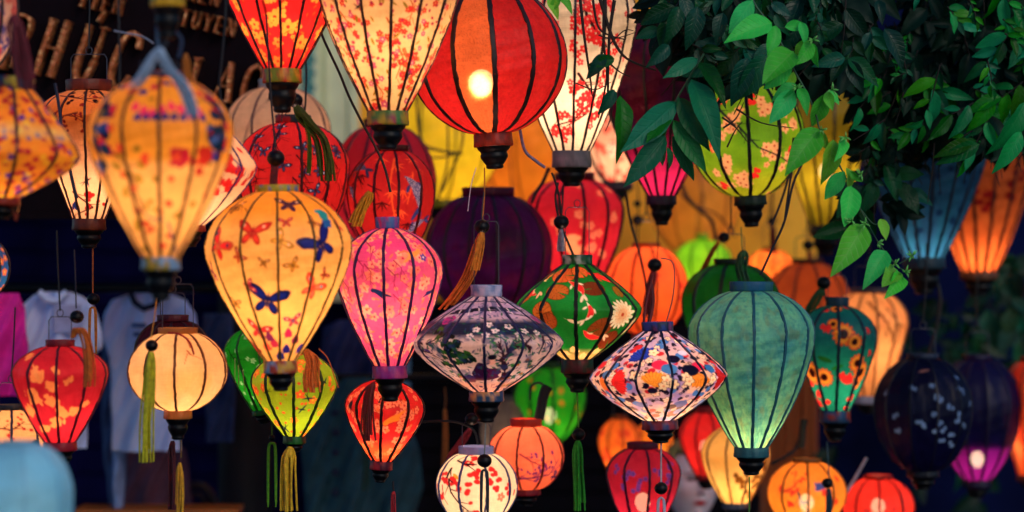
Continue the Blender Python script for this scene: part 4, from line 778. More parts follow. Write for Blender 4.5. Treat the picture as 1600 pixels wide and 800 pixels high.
def pt(c):
    c.base('#f8b878').mottle('#f0a060', 30, .5, 2); c.branch([(1350, 470), (1375, 500), (1395, 540)], 2, '#604020', 6); c.branch([(1380, 480), (1400, 510), (1395, 540)], 1.6, '#604020', 5)
lantern('long peach lantern behind the sunflower one and the black lily leaf', 1358, 6.9, 458, 505, 618, 62, 28, 26, (2, 1.35, 1.2, 1.), 12, 4, pt, 1.0, by=540, ribw=1.5, ribc='#80502c', top=(8, '#584c50'), bot=(12, '#8c98b0'), fin=16, up=300, dens=2.2)
def pt(c):
    c.base('#0a0c44').mottle('#101450', 40, .5, 2); 
    for (x, y) in ((1416, 604), (1445, 602), (1458, 620), (1450, 618), (1487, 590), (1490, 605), (1474, 630), (1488, 642), (1512, 630), (1485, 655), (1448, 645), (1425, 658), (1432, 662), (1458, 655), (1450, 672), (1465, 668), (1478, 675), (1460, 686), (1476, 690), (1498, 660), (1390, 645), (1395, 670), (1380, 612), (1500, 610)):
        for q in range(3): c.put(x+c.rg.uniform(-4, 4), y+c.rg.uniform(-4, 4), 3.4, f_flower, col='#90b4f0', mid='#4060a0')
    c.put(1435, 577, 8, f_leaf, -.3, col='#b08080')
lantern('navy unlit round lantern scattered with small pale blue flowers', 1442, 6.3, 560, 635, 735, 76, 24, 24, 'globe', 11, 8, pt, .05, ribw=1.2, ribc='#05051c', top=(8, '#202c48'), bot=(10, '#080818'), fin=20, up=380, dens=1.8)
def pt(c): c.base('#1c0e5c').mottle('#120c40', 60, .6, 3).band(697, 760, '#c030c0', 8, .9)  # magenta band is bulb glow painted into the cloth colour
lantern('deep purple lantern with a painted magenta foot glow and visible bulb', 1527, 6.9, 562, 630, 750, 70, 22, 21, 'pear', 12, 4, pt, .16, by=718, smooth=.05, bulb=7, mat=fabric_mat(.5, .08), ribw=1.9, ribc='#100830', top=(8, '#180c38'), bot=(12, '#180c30'), fin=16, up=430, dens=1.8)
def pt(c): c.base('#f06030').mottle('#f8a060', 30, .6, 3)
lantern('orange lantern cut by the right edge below the dark purple one', 1612, 6.9, 565, 615, 742, 46, 18, 22, 'balloon', 9, 8, pt, 1.0, by=690, ribw=1.5, ribc='#803018', top=(8, '#803018'), bot=(10, '#603020'), fin=14, up=430, dens=2.2)

# ------------------------------------------------------------------ ground, walls
def wbox(x0, x1, y0, y1, Ya, Yb):
    """box in the world from photo x0..x1 (left, right), y0..y1 (top, bottom) at depth Ya, reaching back to Yb"""
    a = P(x0, y0, Ya); b = P(x1, y1, Ya); return box_vf(a.x, b.x, Ya, Yb, b.z, a.z)
GM = plain('dark_wet_paving', '#1c1c24', rough=.55, noise=.5, nscale=3)
g = link('ground', mesh_np('ground', [(-60, -30, 0), (60, -30, 0), (60, 90, 0), (-60, 90, 0)], [(0, 1, 2, 3)], False), None, GM); tag(g, 'dark paved ground below the lanterns', kind='structure')
def plaster(name, c1, c2, c3):
    m, nt, out = nodes_mat(name); L = nt.links.new; tc = N(nt, 'ShaderNodeTexCoord')
    mp = N(nt, 'ShaderNodeMapping'); mp.inputs['Scale'].default_value = (1, 1, .45); L(tc.outputs['Object'], mp.inputs[0])
    a = N(nt, 'ShaderNodeTexNoise', Scale=2.2, Detail=7.0, Roughness=.65); L(mp.outputs[0], a.inputs[0]); b = N(nt, 'ShaderNodeTexNoise', Scale=5.0, Detail=8.0, Roughness=.7); L(tc.outputs['Object'], b.inputs[0])
    r = N(nt, 'ShaderNodeValToRGB'); r.color_ramp.elements[0].position = .35; r.color_ramp.elements[0].color = (*lin(c1), 1); r.color_ramp.elements[1].position = .65; r.color_ramp.elements[1].color = (*lin(c2), 1); L(a.outputs[0], r.inputs[0])
    r2 = N(nt, 'ShaderNodeMapRange'); L(b.outputs[0], r2.inputs[0]); r2.inputs[1].default_value = .55; r2.inputs[2].default_value = .72
    mx = N(nt, 'ShaderNodeMix'); mx.data_type = 'RGBA'; L(r2.outputs[0], mx.inputs[0]); L(r.outputs[0], mx.inputs[6]); mx.inputs[7].default_value = (*lin(c3), 1)
    p = N(nt, 'ShaderNodeBsdfPrincipled', Roughness=.85); bp = N(nt, 'ShaderNodeBump', Strength=.4, Distance=.01); L(b.outputs[0], bp.inputs['Height']); L(bp.outputs[0], p.inputs['Normal']); L(mx.outputs[2], p.inputs['Base Color']); L(p.outputs[0], out.inputs[0]); return m
YEL = plaster('ochre_plaster', '#f4a41c', '#ffc038', '#c07c1c'); DARKW = plain('dark_timber_boards', '#07040e', rough=.8, spec=.1, noise=.6, nscale=5, stretch=(6, 6, .6))
o = link('yellow_wall', MB().add(wbox(640, 1275, -300, 470, 8.6, 8.9)).mesh('yellow_wall', False), None, YEL); tag(o, 'ochre yellow plastered house wall behind the middle of the lanterns', 'wall')
aw = empty('added_shade_roof', (-2.2, 6.9, CAMZ+1.12), 'unseen dark tin roof added to shade the clothes stall', 'added_shade_roof')  # roof out of view, added to keep the sun off the stall
for k in range(34):
    x = -5.2+k*.14
    link('panel', MB().add(box_vf(x, x+.128, .1, 2.7, .02+(k % 2)*.02, .05+(k % 2)*.02)).mesh('panel', False), aw, plain('added_roof_tin', '#1c1418', rough=.6), (2.2-.5, 0, 0))  # tin panels of the added shade roof
for y in (.2, 1.2, 2.4): link('added_roof_beam', MB().add(box_vf(-3.5, 1.25, y, y+.06, -.06, .015)).mesh('added_roof_beam', False), aw, DARKW)
# boards of the dark opening under the yellow wall and of the back of the shop, one object each
def boarded(name, label, cat, x0, x1, y0, y1, Y, n, mat, horiz=True, thick=.03, jit=.012):
    a = P(x0, y0, Y); b = P(x1, y1, Y); r = empty(name, ((a.x+b.x)/2, Y, b.z), label, cat)
    link('backing', MB().add(box_vf(a.x-(a.x+b.x)/2, b.x-(a.x+b.x)/2, .03, .06, 0, a.z-b.z)).mesh('backing', False), r, mat)
    me = None
    for k in range(n):
        if horiz:
            h = (a.z-b.z)/n; w = b.x-a.x
            if me is None:
                bm = bmesh.new(); bmesh.ops.create_cube(bm, size=1); bmesh.ops.scale(bm, vec=(w, thick, h-.012), verts=bm.verts); bmesh.ops.bevel(bm, geom=bm.edges[:], offset=.004, segments=1); me = D.meshes.new('plank'); bm.to_mesh(me); bm.free(); me.materials.append(mat)
            link('plank', me, r, None, (0, random.uniform(-jit, jit), h*(k+.5)))
        else:
            h = a.z-b.z; w = (b.x-a.x)/n
            if me is None:
                bm = bmesh.new(); bmesh.ops.create_cube(bm, size=1); bmesh.ops.scale(bm, vec=(w-.012, thick, h), verts=bm.verts); bmesh.ops.bevel(bm, geom=bm.edges[:], offset=.004, segments=1); me = D.meshes.new('plank'); bm.to_mesh(me); bm.free(); me.materials.append(mat)
            link('plank', me, r, None, (-(b.x-a.x)/2+w*(k+.5), random.uniform(-jit, jit), h/2))
    return r
boarded('boarded_opening', 'dark horizontal boards below the yellow wall', 'wall', 640, 1185, 470.5, 1000, 8.62, 16, DARKW)
boarded('shop_back_wall', 'very dark boarded wall at the back of the clothes stall', 'wall', -900, 563, -300, 1000, 9.6, 30, plain('navy_stained_boards', '#0a0a3a', rough=.9, spec=.05, noise=.6, nscale=4), jit=.02)
boarded('plank_door', 'orange brown plank door below the yellow wall at its right end', 'door', 1187, 1278, 472, 1000, 8.7, 7, plain('orange_painted_wood', '#a04c14', rough=.6, noise=.45, nscale=6, stretch=(8, 8, .5)), horiz=False)
o = link('garden_wall', MB().add(wbox(1150, 2600, -300, 1000, 9.2, 9.4)).mesh('garden_wall', False), None, plain('dark_blue_render', '#081036', rough=.95, spec=.05, noise=.6, nscale=3)); tag(o, 'unlit dark blue wall behind the foliage on the right', 'wall')
# pale shuttered pilaster
pr = empty('shutter', P(522, 470, 8.5), 'pale cream window shutter with a turquoise fretwork edge', 'shutter'); o2 = P(522, 470, 8.5)
CRM = plain('cream_painted_wood', '#d8e0b8', rough=.6, noise=.12, nscale=8); TQ = plain('turquoise_painted_wood', '#4c9ca0', rough=.6)
def kid(name, vf, mat, parent, o2=o2, smooth=False):
    V, F = vf; return link(name, mesh_np(name, np.asarray(V)-np.array(o2), F, smooth), parent, mat)
kid('frame', wbox(440, 500, -300, 470, 8.5, 8.56), CRM, pr); kid('panel', wbox(501, 560, -300, 470, 8.53, 8.6), CRM, pr)
kid('stile', wbox(508, 513, -300, 470, 8.515, 8.529), CRM, pr); kid('stile', wbox(545, 552, -300, 470, 8.515, 8.529), CRM, pr)
kid('backing', wbox(560.5, 638, -300, 470, 8.62, 8.7), YEL, pr)
mb = MB()
for k in range(16):
    y = -120+k*22
    pts = [P(478, y, 8.49), P(486, y+6, 8.49), P(480, y+13, 8.49), P(474, y+6, 8.49), P(478, y, 8.49)]
    mb.add(tube_vf([p-o2 for p in smooth_path(pts, 4)], .006, 5)); mb.add(tube_vf([P(470, y-3, 8.49)-o2, P(490, y-3, 8.49)-o2], .007, 5)); mb.add(tube_vf([P(490, y-3, 8.49)-o2, P(482, y+6, 8.49)-o2, P(493, y+14, 8.49)-o2], .006, 5))
link('fretwork', mb.mesh('fretwork'), pr, TQ)
pil = link('pillar', MB().add(lathe_vf([(.085, -1.2), (.085, .9), (.10, .92), (.10, .98), (.085, 1.0), (.085, 2.6)], 20)).mesh('pillar'), None, plain('worn_maroon_paint', '#12050f', rough=.6, noise=.8, nscale=12), P(384, 640, 7.4)); tag(pil, 'dark maroon round post left of the teal shirt', 'pillar')

# ------------------------------------------------------------------ sign board with glitter letters
MAR = plain('dark_maroon_board', '#0e040b', rough=.85, spec=.1, noise=.3)
def glitter():
    m, nt, out = nodes_mat('gold_glitter'); L = nt.links.new; tc = N(nt, 'ShaderNodeTexCoord')
    v = N(nt, 'ShaderNodeTexVoronoi', Scale=190.0); L(tc.outputs['Object'], v.inputs[0])
    bw = N(nt, 'ShaderNodeSeparateColor'); L(v.outputs['Color'], bw.inputs[0])
    r = N(nt, 'ShaderNodeValToRGB'); r.color_ramp.elements[0].position = .84; r.color_ramp.elements[0].color = (.5, .13, .03, 1); r.color_ramp.elements[1].position = .99; r.color_ramp.elements[1].color = (1, .55, .2, 1); L(bw.outputs[0], r.inputs[0])
    p = N(nt, 'ShaderNodeBsdfPrincipled', Roughness=.45, Metallic=.1); L(r.outputs[0], p.inputs['Base Color'])
    # each glitter flake tilts its own way
    sb = N(nt, 'ShaderNodeVectorMath', operation='SUBTRACT'); L(v.outputs['Color'], sb.inputs[0]); sb.inputs[1].default_value = (.5, .5, .5)
    ge = N(nt, 'ShaderNodeNewGeometry'); ad = N(nt, 'ShaderNodeVectorMath', operation='MULTIPLY_ADD'); L(sb.outputs[0], ad.inputs[0]); ad.inputs[1].default_value = (1.4, 1.4, 1.4); L(ge.outputs['Normal'], ad.inputs[2])
    nm = N(nt, 'ShaderNodeVectorMath', operation='NORMALIZE'); L(ad.outputs[0], nm.inputs[0]); L(nm.outputs[0], p.inputs['Normal']); L(p.outputs[0], out.inputs[0]); return m
GLI = glitter()
SY = 6.35; so = P(200, 150, SY)
sign = empty('shop_sign', so, 'dark maroon shop sign with slanting gold glitter letters behind the left lanterns', 'sign')
V, F = wbox(-160, 452, -260, 330, SY, SY+.05); kid('board', (V, F), MAR, sign, so)
kid('frame', wbox(-162, 454, 330.5, 342, SY-.02, SY+.06), MAR, sign, so)
# strokes in a unit cell: (x0,y0,x1,y1,half width) with y down; arcs as polylines
SER = .05
GLY = {
 'P': [[(.25, 0), (.25, 1), .09], [(.08, 1), (.45, 1), .03], [(.08, 0), (.3, 0), .03], [(.25, .02), (.6, .02), (.85, .12), (.85, .4), (.6, .52), (.25, .52), .05]],
 'H': [[(.2, 0), (.2, 1), .1], [(.8, 0), (.8, 1), .1], [(.2, .5), (.8, .5), .035], [(.08, 0), (.32, 0), .03], [(.7, 0), (.92, 0), .03], [(.08, 1), (.32, 1), .03], [(.7, 1), (.92, 1), .03]],
 'U': [[(.2, 0), (.2, .6), (.28, .88), (.52, 1), (.74, .88), (.82, .6), .09], [(.82, .62), (.82, 0), .035], [(.08, 0), (.32, 0), .03], [(.66, 0), (.98, 0), .03]],
 'Ú': [[(.2, 0), (.2, .6), (.28, .88), (.52, 1), (.74, .88), (.82, .6), .09], [(.82, .62), (.82, 0), .035], [(.08, 0), (.32, 0), .03], [(.66, 0), (.98, 0), .03], [(.62, -.28), (.5, -.1), .05]],
 'C': [[(.9, .25), (.8, .06), (.5, 0), (.22, .15), (.12, .5), (.22, .85), (.5, 1), (.78, .95), (.92, .76), .085]],
 'L': [[(.22, 0), (.22, 1), .1], [(.02, 0), (.42, 0), .03], [(.04, 1), (.85, 1), .035], [(.85, 1.02), (.88, .78), .03]],
 'A': [[(.5, 0), (.12, 1), .035], [(.5, 0), (.86, 1), .1], [(.28, .62), (.7, .62), .03], [(.0, 1), (.26, 1), .03], [(.68, 1), (1.02, 1), .03]],
 'O': [[(.5, 0), (.18, .15), (.1, .5), (.18, .85), (.5, 1), (.82, .85), (.9, .5), (.82, .15), (.5, 0), .085]],
 'N': [[(.18, 0), (.18, 1), .035], [(.18, 0), (.82, 1), .1], [(.82, 0), (.82, 1), .035], [(.0, 0), (.26, 0), .03], [(.66, 0), (.98, 0), .03]],
 'E': [[(.22, 0), (.22, 1), .1], [(.05, 0), (.85, 0), .035], [(.22, .5), (.65, .5), .035], [(.05, 1), (.88, 1), .035]],
 'T': [[(.5, 0), (.5, 1), .1], [(.08, 0), (.92, 0), .035], [(.3, 1), (.7, 1), .03]],
 'I': [[(.5, 0), (.5, 1), .1], [(.3, 0), (.7, 0), .03], [(.3, 1), (.7, 1), .03]],
 'Y': [[(.5, .5), (.5, 1), .1], [(.12, 0), (.5, .52), .1], [(.88, 0), (.5, .52), .035], [(.3, 1), (.7, 1), .03], [(.0, 0), (.28, 0), .03], [(.74, 0), (1, 0), .03]],
}
def text(s, x, y, w, h, gap, slope, shear):
    for q, ch in enumerate(s):
        ox = x+q*(w+gap); oy = y+(ox-x)*slope; mb = MB()
        for si, st in enumerate(GLY[ch]):
            pts, hw = st[:-1], st[-1]
            f = lambda u, v: (ox+u*w-(v)*h*shear, oy+v*h+u*w*slope)
            pp = [Vector((*f(*p), 0)) for p in pts]
            if len(pp) > 2: pp = smooth_path(pp, 5)
            L_ = []
            for i, p in enumerate(pp):
                t = (pp[min(i+1, len(pp)-1)]-pp[max(i-1, 0)]).normalized(); nn = Vector((-t.y, t.x, 0))*hw*min(h, w*1.9)*.5
                L_.append((p+nn, p-nn))
            yf = SY-.045-.002*si; V = []
            for a, b in L_:
                for (pt_, yy) in ((a, SY), (a, yf), (b, yf), (b, SY)):
                    k = P(pt_.x, pt_.y, SY); V.append((k.x-so.x, yy-so.y, k.z-so.z))
            n = len(L_); F = [tuple(4*i+e for e in (0, 4, 5, 1)) for i in range(0)]
            for i in range(n-1):
                for a in range(4): b = (a+1) % 4; F.append((4*i+a, 4*i+b, 4*i+4+b, 4*i+4+a))
            F += [(0, 1, 2, 3), (4*n-1, 4*n-2, 4*n-3, 4*n-4)]; mb.add((V, F))
        link('letter', mb.mesh('letter', False), sign, GLI)
text('PHÚC', 24, 22, 38, 84, 18, .17, .34)
text('LAO', 306, 92, 32, 60, 10, .12, .3)
text('TUYEN', 288, 16, 15, 24, 3, .22, .3); text('TIEN', 130, -14, 15, 24, 3, .22, .3); text('NEN', 300, -22, 14, 24, 4, .2, .3); text('NAI', -10, 85, 12, 16, 3, .15, .3); text('AOLAINAOL', 118, 268, 12, 22, 3, .06, .25); text('CAOLINAO', 340, 290, 12, 22, 3, .06, .25)

# ------------------------------------------------------------------ clothes on hangers
def garment(name, label, cat, outline, Y, mat, th=.07, folds=(.018, 28), seed=1, group=None):
    """outline: (y, x_left, x_right) rows in photo pixels; front and back sheets with hanging folds"""
    o2 = P((outline[0][1]+outline[0][2])/2, outline[-1][0], Y); root = empty(name, o2, label, cat, group)
    oy = [r[0] for r in outline]; nv, nu = 44, 50; V = []
    ph = seed*1.7
    ys = np.linspace(oy[0], oy[-1], nv); xl = np.interp(ys, oy, [r[1] for r in outline]); xr = np.interp(ys, oy, [r[2] for r in outline])
    for side in (-1, 1):
        for j in range(nv):
            for i in range(nu):
                u = i/(nu-1); e = math.sin(PI*u)**.45; v = j/(nv-1)
                x = xl[j]+(xr[j]-xl[j])*u; d = side*th*.5*e*(.5+.5*min(1, v*2.5))+folds[0]*(.4+v)*math.sin(x/folds[1]*2.6+ph+.9*math.sin(v*3+ph))*e+.008*math.sin(x*.21+ys[j]*.09)
                p = P(x, ys[j], Y)-o2; V.append((p.x, p.y+d, p.z))
    F = grid_faces(nu, nv); F = np.concatenate([F, F[:, ::-1]+nu*nv])
    edge = []
    for j in range(nv-1):
        for i in (0, nu-1): a = j*nu+i; edge.append((a, a+nu, a+nu+nu*nv, a+nu*nv))
    for i in range(nu-1):
        a = i; edge.append((a, a+1, a+1+nu*nv, a+nu*nv))
    F = np.concatenate([F, np.array(edge)])
    link('cloth', mesh_np('cloth', V, F, True), root, mat); return root, o2
WH = plain('white_cotton', '#c4d2fc', rough=.85, noise=.2, nscale=6); NV = plain('navy_cotton', '#141c38', rough=.85)
r, q = garment('shirt', 'white short sleeved shirt with a chest pocket hanging at the left', 'shirt', [(456, 66, 110), (462, 50, 128), (480, 32, 148), (520, 34, 160), (545, 36, 160), (560, 46, 140), (620, 50, 136), (700, 52, 136)], 6.6, WH, seed=1)
kid('pocket', wbox(84, 126, 476, 520, 6.545, 6.555), plain('white_cotton_pocket', '#9ca0cc', rough=.85), r, q)
link('collar', MB().add(tube_vf([P(*a, 6.6)-q-Vector((0, .05, 0)) for a in ((66, 456), (80, 468), (95, 470), (110, 456))], .011, 6)).mesh('collar'), r, WH)
r, q = garment('shirt', 'white tee shirt with a navy neckband beside the plain cream orange lantern', 'shirt', [(458, 205, 262), (468, 175, 290), (490, 162, 305), (530, 160, 312), (560, 172, 290), (640, 174, 278), (704, 176, 282)], 6.9, WH, seed=2)
link('neckband', MB().add(tube_vf([P(*a, 6.9)-q-Vector((0, .045, 0)) for a in ((208, 456), (214, 472), (228, 482), (246, 476), (258, 458))], .009, 6)).mesh('neckband'), r, NV)
for k in range(5): kid('print', wbox(205+3*k, 228-2*k, 505+k*14, 512+k*14, 6.83-.002*k, 6.84-.002*k), plain('faded_blue_print', '#44588c', rough=.8), r, q)
garment('cloth', 'bright magenta cloth hanging at the left edge', 'cloth', [(458, -30, 30), (480, -40, 38), (540, -40, 44), (618, -40, 40)], 6.5, plain('magenta_cotton', '#e0189c', rough=.8), seed=3)
garment('trousers', 'slate blue trousers hanging below the white shirts', 'trousers', [(530, 160, 190), (600, 158, 192), (700, 160, 200), (790, 172, 194)], 7.1, plain('slate_cotton', '#3c4c74', rough=.85), seed=4)
garment('trousers', 'pale blue narrow trouser leg below the white tee shirt', 'trousers', [(640, 176, 200), (700, 176, 196), (792, 178, 193)], 6.95, plain('pale_blue_cotton', '#7890c0', rough=.85), seed=5)
r, q = garment('shirt', 'dark teal buttoned shirt hanging behind the small red blossom lantern', 'shirt', [(590, 520, 585), (604, 480, 612), (640, 474, 630), (700, 470, 655), (760, 475, 662), (830, 478, 640)], 7.0, plain('teal_cotton', '#1c4450', rough=.85), seed=6)
for y in (645, 676, 707, 738, 770): link('button', MB().add(lathe_vf([(.001, -.004), (.011, -.004), (.011, .004), (.001, .004)], 12)).mesh('button'), r, NV, P(524, y, 6.93)-q).rotation_euler = (PI/2, 0, 0)
garment('shirt', 'navy shirt in shade above the teal one', 'shirt', [(500, 530, 570), (512, 505, 600), (560, 500, 615), (600, 505, 610)], 7.2, plain('navy_shirt_cotton', '#10184c', rough=.8), seed=7)
garment('cloth', 'dark blue folded cloth hanging left of the maroon post', 'cloth', [(490, 318, 362), (540, 315, 366), (620, 320, 368), (690, 322, 365)], 7.1, plain('indigo_cotton', '#1c2c58', rough=.85), seed=8)
garment('cloth', 'pinkish brown cloth low behind the yellow green tassel', 'cloth', [(700, 192, 290), (740, 190, 296), (800, 190, 300), (840, 190, 300)], 7.3, plain('dusky_pink_cotton', '#5c3448', rough=.85), seed=9)
rail = empty('clothes_rail', P(160, 452, 6.8), 'dark rail carrying the hanging clothes', 'rail')
link('bar', MB().add(tube_vf([P(-400, 450, 6.8)-P(160, 452, 6.8), P(365, 450, 6.8)-P(160, 452, 6.8)], .014, 8)).mesh('bar'), rail, BLACK)
link('bar', MB().add(tube_vf([P(365, 590, 7.0)-P(160, 452, 6.8), P(700, 590, 7.0)-P(160, 452, 6.8)], .012, 8)).mesh('bar'), rail, BLACK)
tb = empty('table', P(240, 800, 6.9), 'orange wooden table edge low at the left', 'table')
tm = plain('orange_varnished_wood', '#b05c1c', rough=.4, noise=.5, nscale=7, stretch=(1, 6, 6)); tq = P(240, 800, 6.9)
kid('tabletop', wbox(116, 372, 796, 804, 6.9, 7.05), tm, tb, tq)
for x in (125, 355): kid('leg', wbox(x, x+9, 804.5, 1200, 6.95, 7.0), tm, tb, tq)
ch = empty('chair', P(306, 800, 7.25), 'dark bentwood chair back behind the table edge', 'chair'); cq = P(306, 800, 7.25)
link('backrest', MB().add(tube_vf([P(306+30*math.cos(t), 800-42*math.sin(t), 7.55)-cq for t in np.linspace(-.6, PI+.6, 16)], .014, 8)).mesh('backrest'), ch, plain('bentwood', '#301818', rough=.35))
link('backrest', MB().add(tube_vf([P(306+17*math.cos(t), 800-28*math.sin(t), 7.55)-cq for t in np.linspace(-.6, PI+.6, 14)], .010, 8)).mesh('backrest'), ch, plain('bentwood', '#301818', rough=.35))

# ------------------------------------------------------------------ mannequin head
def mannequin():
    Y = 7.05; c0 = P(1085, 752, Y); s = KX*Y; R = 58*s
    root = empty('mannequin_head', P(1080, 832, Y), 'white mannequin head with red lips between the crimson and pale yellow lanterns', 'mannequin'); o2 = P(1080, 832, Y)
    nv, nu = 110, 160; V = []; C = []
    def gs(a, b, ca, cb, sa, sb): return math.exp(-((a-ca)/sa)**2-((b-cb)/sb)**2)
    for j in range(nv):
        el = PI/2-PI*(j+.5)/nv
        for i in range(nu):
            t = 2*PI*i/nu-PI
            x, z = math.sin(t)*math.cos(el), math.sin(el); y = -math.cos(t)*math.cos(el)
            front = max(0, -y)
            wx = .74*(1-.30*max(0, -z)**1.6); X = x*wx; Z = z*1.08+(-.08 if z < 0 else 0)*(-z); Yy = y*.86
            f = 0
            if front > .2:
                f += .20*gs(X, Z, 0, -.12, .085, .17)+.10*gs(X, Z, 0, .1, .07, .22)+.10*gs(X, Z, 0, -.2, .11, .06)      # nose
                f -= .11*(gs(X, Z, -.27, .12, .15, .09)+gs(X, Z, .27, .12, .15, .09))      # eye sockets
                f += .05*(gs(X, Z, -.27, .11, .10, .045)+gs(X, Z, .27, .11, .10, .045))    # eyelids
                f += .04*(gs(X, Z, -.27, .27, .17, .05)+gs(X, Z, .27, .27, .17, .05))
                f += .10*gs(X, Z, 0, -.45, .15, .05)+.10*gs(X, Z, 0, -.54, .13, .05)-.04*gs(X, Z, 0, -.495, .15, .018)+.09*gs(X, Z, 0, -.78, .14, .12)-.03*gs(X, Z, 0, -.64, .12, .04)
                f += .03*(gs(X, Z, -.42, -.2, .16, .16)+gs(X, Z, .42, -.2, .16, .16))
            Yy -= f*(1 if front > .2 else 0); V.append((X*R, Yy*R, Z*R+(c0.z-o2.z)))
            col = np.array(lin('#e8dce4'))
            if front > .2:
                k = min(1, 1.3*gs(X, Z, 0, -.495, .17*(1), .075))
                if abs(X) < .19 and -.6 < Z < -.41: col = col*(1-k)+np.array(lin('#c00c1c'))*k
                for sx in (-.27, .27):
                    k = min(1, 1.2*gs(X, Z, sx, .12, .12, .05)); col = col*(1-k)+np.array(lin('#181020'))*k
                    k = .8*min(1, 1.2*gs(X, Z, sx, .3, .17, .022)); col = col*(1-k)+np.array(lin('#302024'))*k
                    k = .25*gs(X, Z, sx*1.6, -.25, .14, .14); col = col*(1-k)+np.array(lin('#d08088'))*k
            C.append(col)
    m, nt, out = nodes_mat('painted_mannequin'); at = N(nt, 'ShaderNodeAttribute', attribute_name='Print'); p = N(nt, 'ShaderNodeBsdfPrincipled', Roughness=.4); nt.links.new(at.outputs['Color'], p.inputs['Base Color']); nt.links.new(p.outputs[0], out.inputs[0])
    h = link('head', mesh_np('head', V, grid_faces(nu, nv, True), True, np.array(C)), root, m); h.rotation_euler = (0, 0, R_(14))
    link('neck', MB().add(lathe_vf([(.3*R, R*.5), (.27*R, .1*R), (.3*R, -.3*R), (.55*R, -.55*R), (1.1*R, -.8*R), (1.3*R, -1.5*R)], 28)).mesh('neck'), root, plain('neck_paint', '#e8dce4', rough=.4))
    for sx in (-1, 1):
        e = link('ear', MB().add(lathe_vf([(.001, -.11*R), (.06*R, -.09*R), (.085*R, 0), (.10*R, .09*R), (.05*R, .14*R), (.001, .15*R)], 12)).mesh('ear'), root, plain('neck_paint', '#e8dce4', rough=.4), (sx*.74*R, .05*R, c0.z-o2.z)); e.scale = (.45, 1, 1)
    # short pale wig, a cap of locks
    mb = MB(); rg = random.Random(4)
    for k in range(90):
        t = rg.uniform(-PI, PI); top = Vector((0, .1*R, 1.12*R+c0.z-o2.z)); pts = []
        for q in range(6):
            e = PI/2-q*.27; rr = 1.06
            if abs(t) < .9 and q > 3: break
            pts.append(Vector((math.sin(t)*math.cos(e)*.78*R*rr, -math.cos(t)*math.cos(e)*.9*R*rr+.04*R, math.sin(e)*1.1*R*rr+(c0.z-o2.z))))
        mb.add(tube_vf(smooth_path(pts, 3), [.07*R]*(3*(len(pts)-1)+1), 5))
    link('hair', mb.mesh('hair'), root, plain('pale_wig', '#8c9058', rough=.6, nscale=60))
mannequin()

# ------------------------------------------------------------------ loose cables and threads that belong to no lantern
def cable(label, pts, w, Y, c='#0c0b12', cat='cable', name='cable'):
    o2 = P(*pts[-1], Y); o = link(name, MB().add(tube_vf([P(*p, Y)-o2 for p in smooth_path([Vector((a, b, 0)) for a, b in pts], 6)] if False else [P(p.x, p.y, Y)-o2 for p in smooth_path([Vector((a, b, 0)) for a, b in pts], 6)], w*KX*Y, 6)).mesh(name), None, thread(c) if c != '#0c0b12' else CORDM, o2); tag(o, label, cat)
cable('black cable running down past the tall cream lantern to the bamboo printed one', [(498, 40), (506, 62), (518, 88), (532, 118), (545, 150), (565, 190), (588, 232), (602, 265), (610, 300)], 2.1, 5.25)
cable('black cable crossing the unprinted cream lantern diagonally', [(424, 150), (408, 178), (394, 205), (380, 228)], 1.8, 6.0)
cable('thin black cable hanging in front of the shop sign left of the red tapering lantern', [(354, -40), (352, 30), (347, 90), (343, 130), (346, 165)], 2.0, 6.1)
cable('pale wire arching before the sign beside the largest orange lantern', [(178, 48), (198, 52), (222, 57), (240, 68)], 1.3, 4.6, '#8490a8')
cable('thin black cable hanging before the big gold letters', [(184, -30), (186, 40), (187, 90), (187, 140)], 2.0, 6.1)
cable('dark cable in front of the orange lantern with a swallow', [(86, 130), (92, 165), (98, 210), (108, 260), (120, 310)], 2.6, 4.95, '#181c38')
for q, (lab, pts) in enumerate([('dark cable hanging nearly straight before the lime yellow lantern', [(699, 185), (700, 220), (698, 262), (684, 312)]), ('short dark cable curling beside the lime yellow lantern', [(651, 150), (654, 195), (662, 225), (690, 236), (722, 240)]),
        ('thin dark cable right of the centre of the lime yellow lantern', [(724, 190), (721, 230), (706, 265), (690, 300)]), ('horizontal dark tie across the lime yellow lantern', [(660, 246), (690, 246), (712, 240), (716, 238)]), ('grey cable hanging before the ochre wall right of the small black finial', [(790, 190), (796, 240), (800, 290), (803, 320)]),
        ('lavender ribbon hanging from the large round red lantern', [(812, 200), (820, 235), (838, 252), (852, 262)]), ('dark cable left of the red pear lantern looping to the cream one', [(858, 262), (848, 285), (838, 300), (830, 318)]),
        ('dark cable behind the plum lantern curving right', [(1062, 280), (1075, 310), (1095, 330), (1112, 345), (1118, 375)]), ('brown cable drooping behind the plum lantern', [(1060, 300), (1085, 322), (1120, 335), (1150, 370)]),
        ('dark cable hanging before the tangerine lantern', [(978, 300), (985, 345), (1000, 400), (1010, 450), (1014, 500)]), ('dark cable left of the plum lantern', [(920, 240), (935, 270), (950, 285), (975, 285)]),
        ('black flex drooping from the tall cream lantern past the red pear shaped one', [(872, 285), (868, 310), (874, 345), (888, 380), (897, 402)]), ('black flex right of the lime green lantern', [(1240, 215), (1236, 260), (1222, 310), (1206, 352)]), ('twisted dark flex behind the navy flowered lantern', [(1462, 430), (1470, 470), (1464, 510), (1452, 552)])]):
    cable(lab, pts, [1.7, 2.2, 1.8, 1.5, 1.6, 2.4, 3.0, 3.0, 1.6, 2.0, 3.0, 1.9, 1.9, 2.5][q], [6.9, 7.0, 6.95, 6.85, 7.7, 5.3, 6.1, 7.2, 7.4, 5.95, 6.9, 5.5, 5.6, 6.6][q], '#0c0b12' if q not in (4, 5, 8) else ['#6c4818', '#70688c', '#6c3c14'][(4, 5, 8).index(q)])
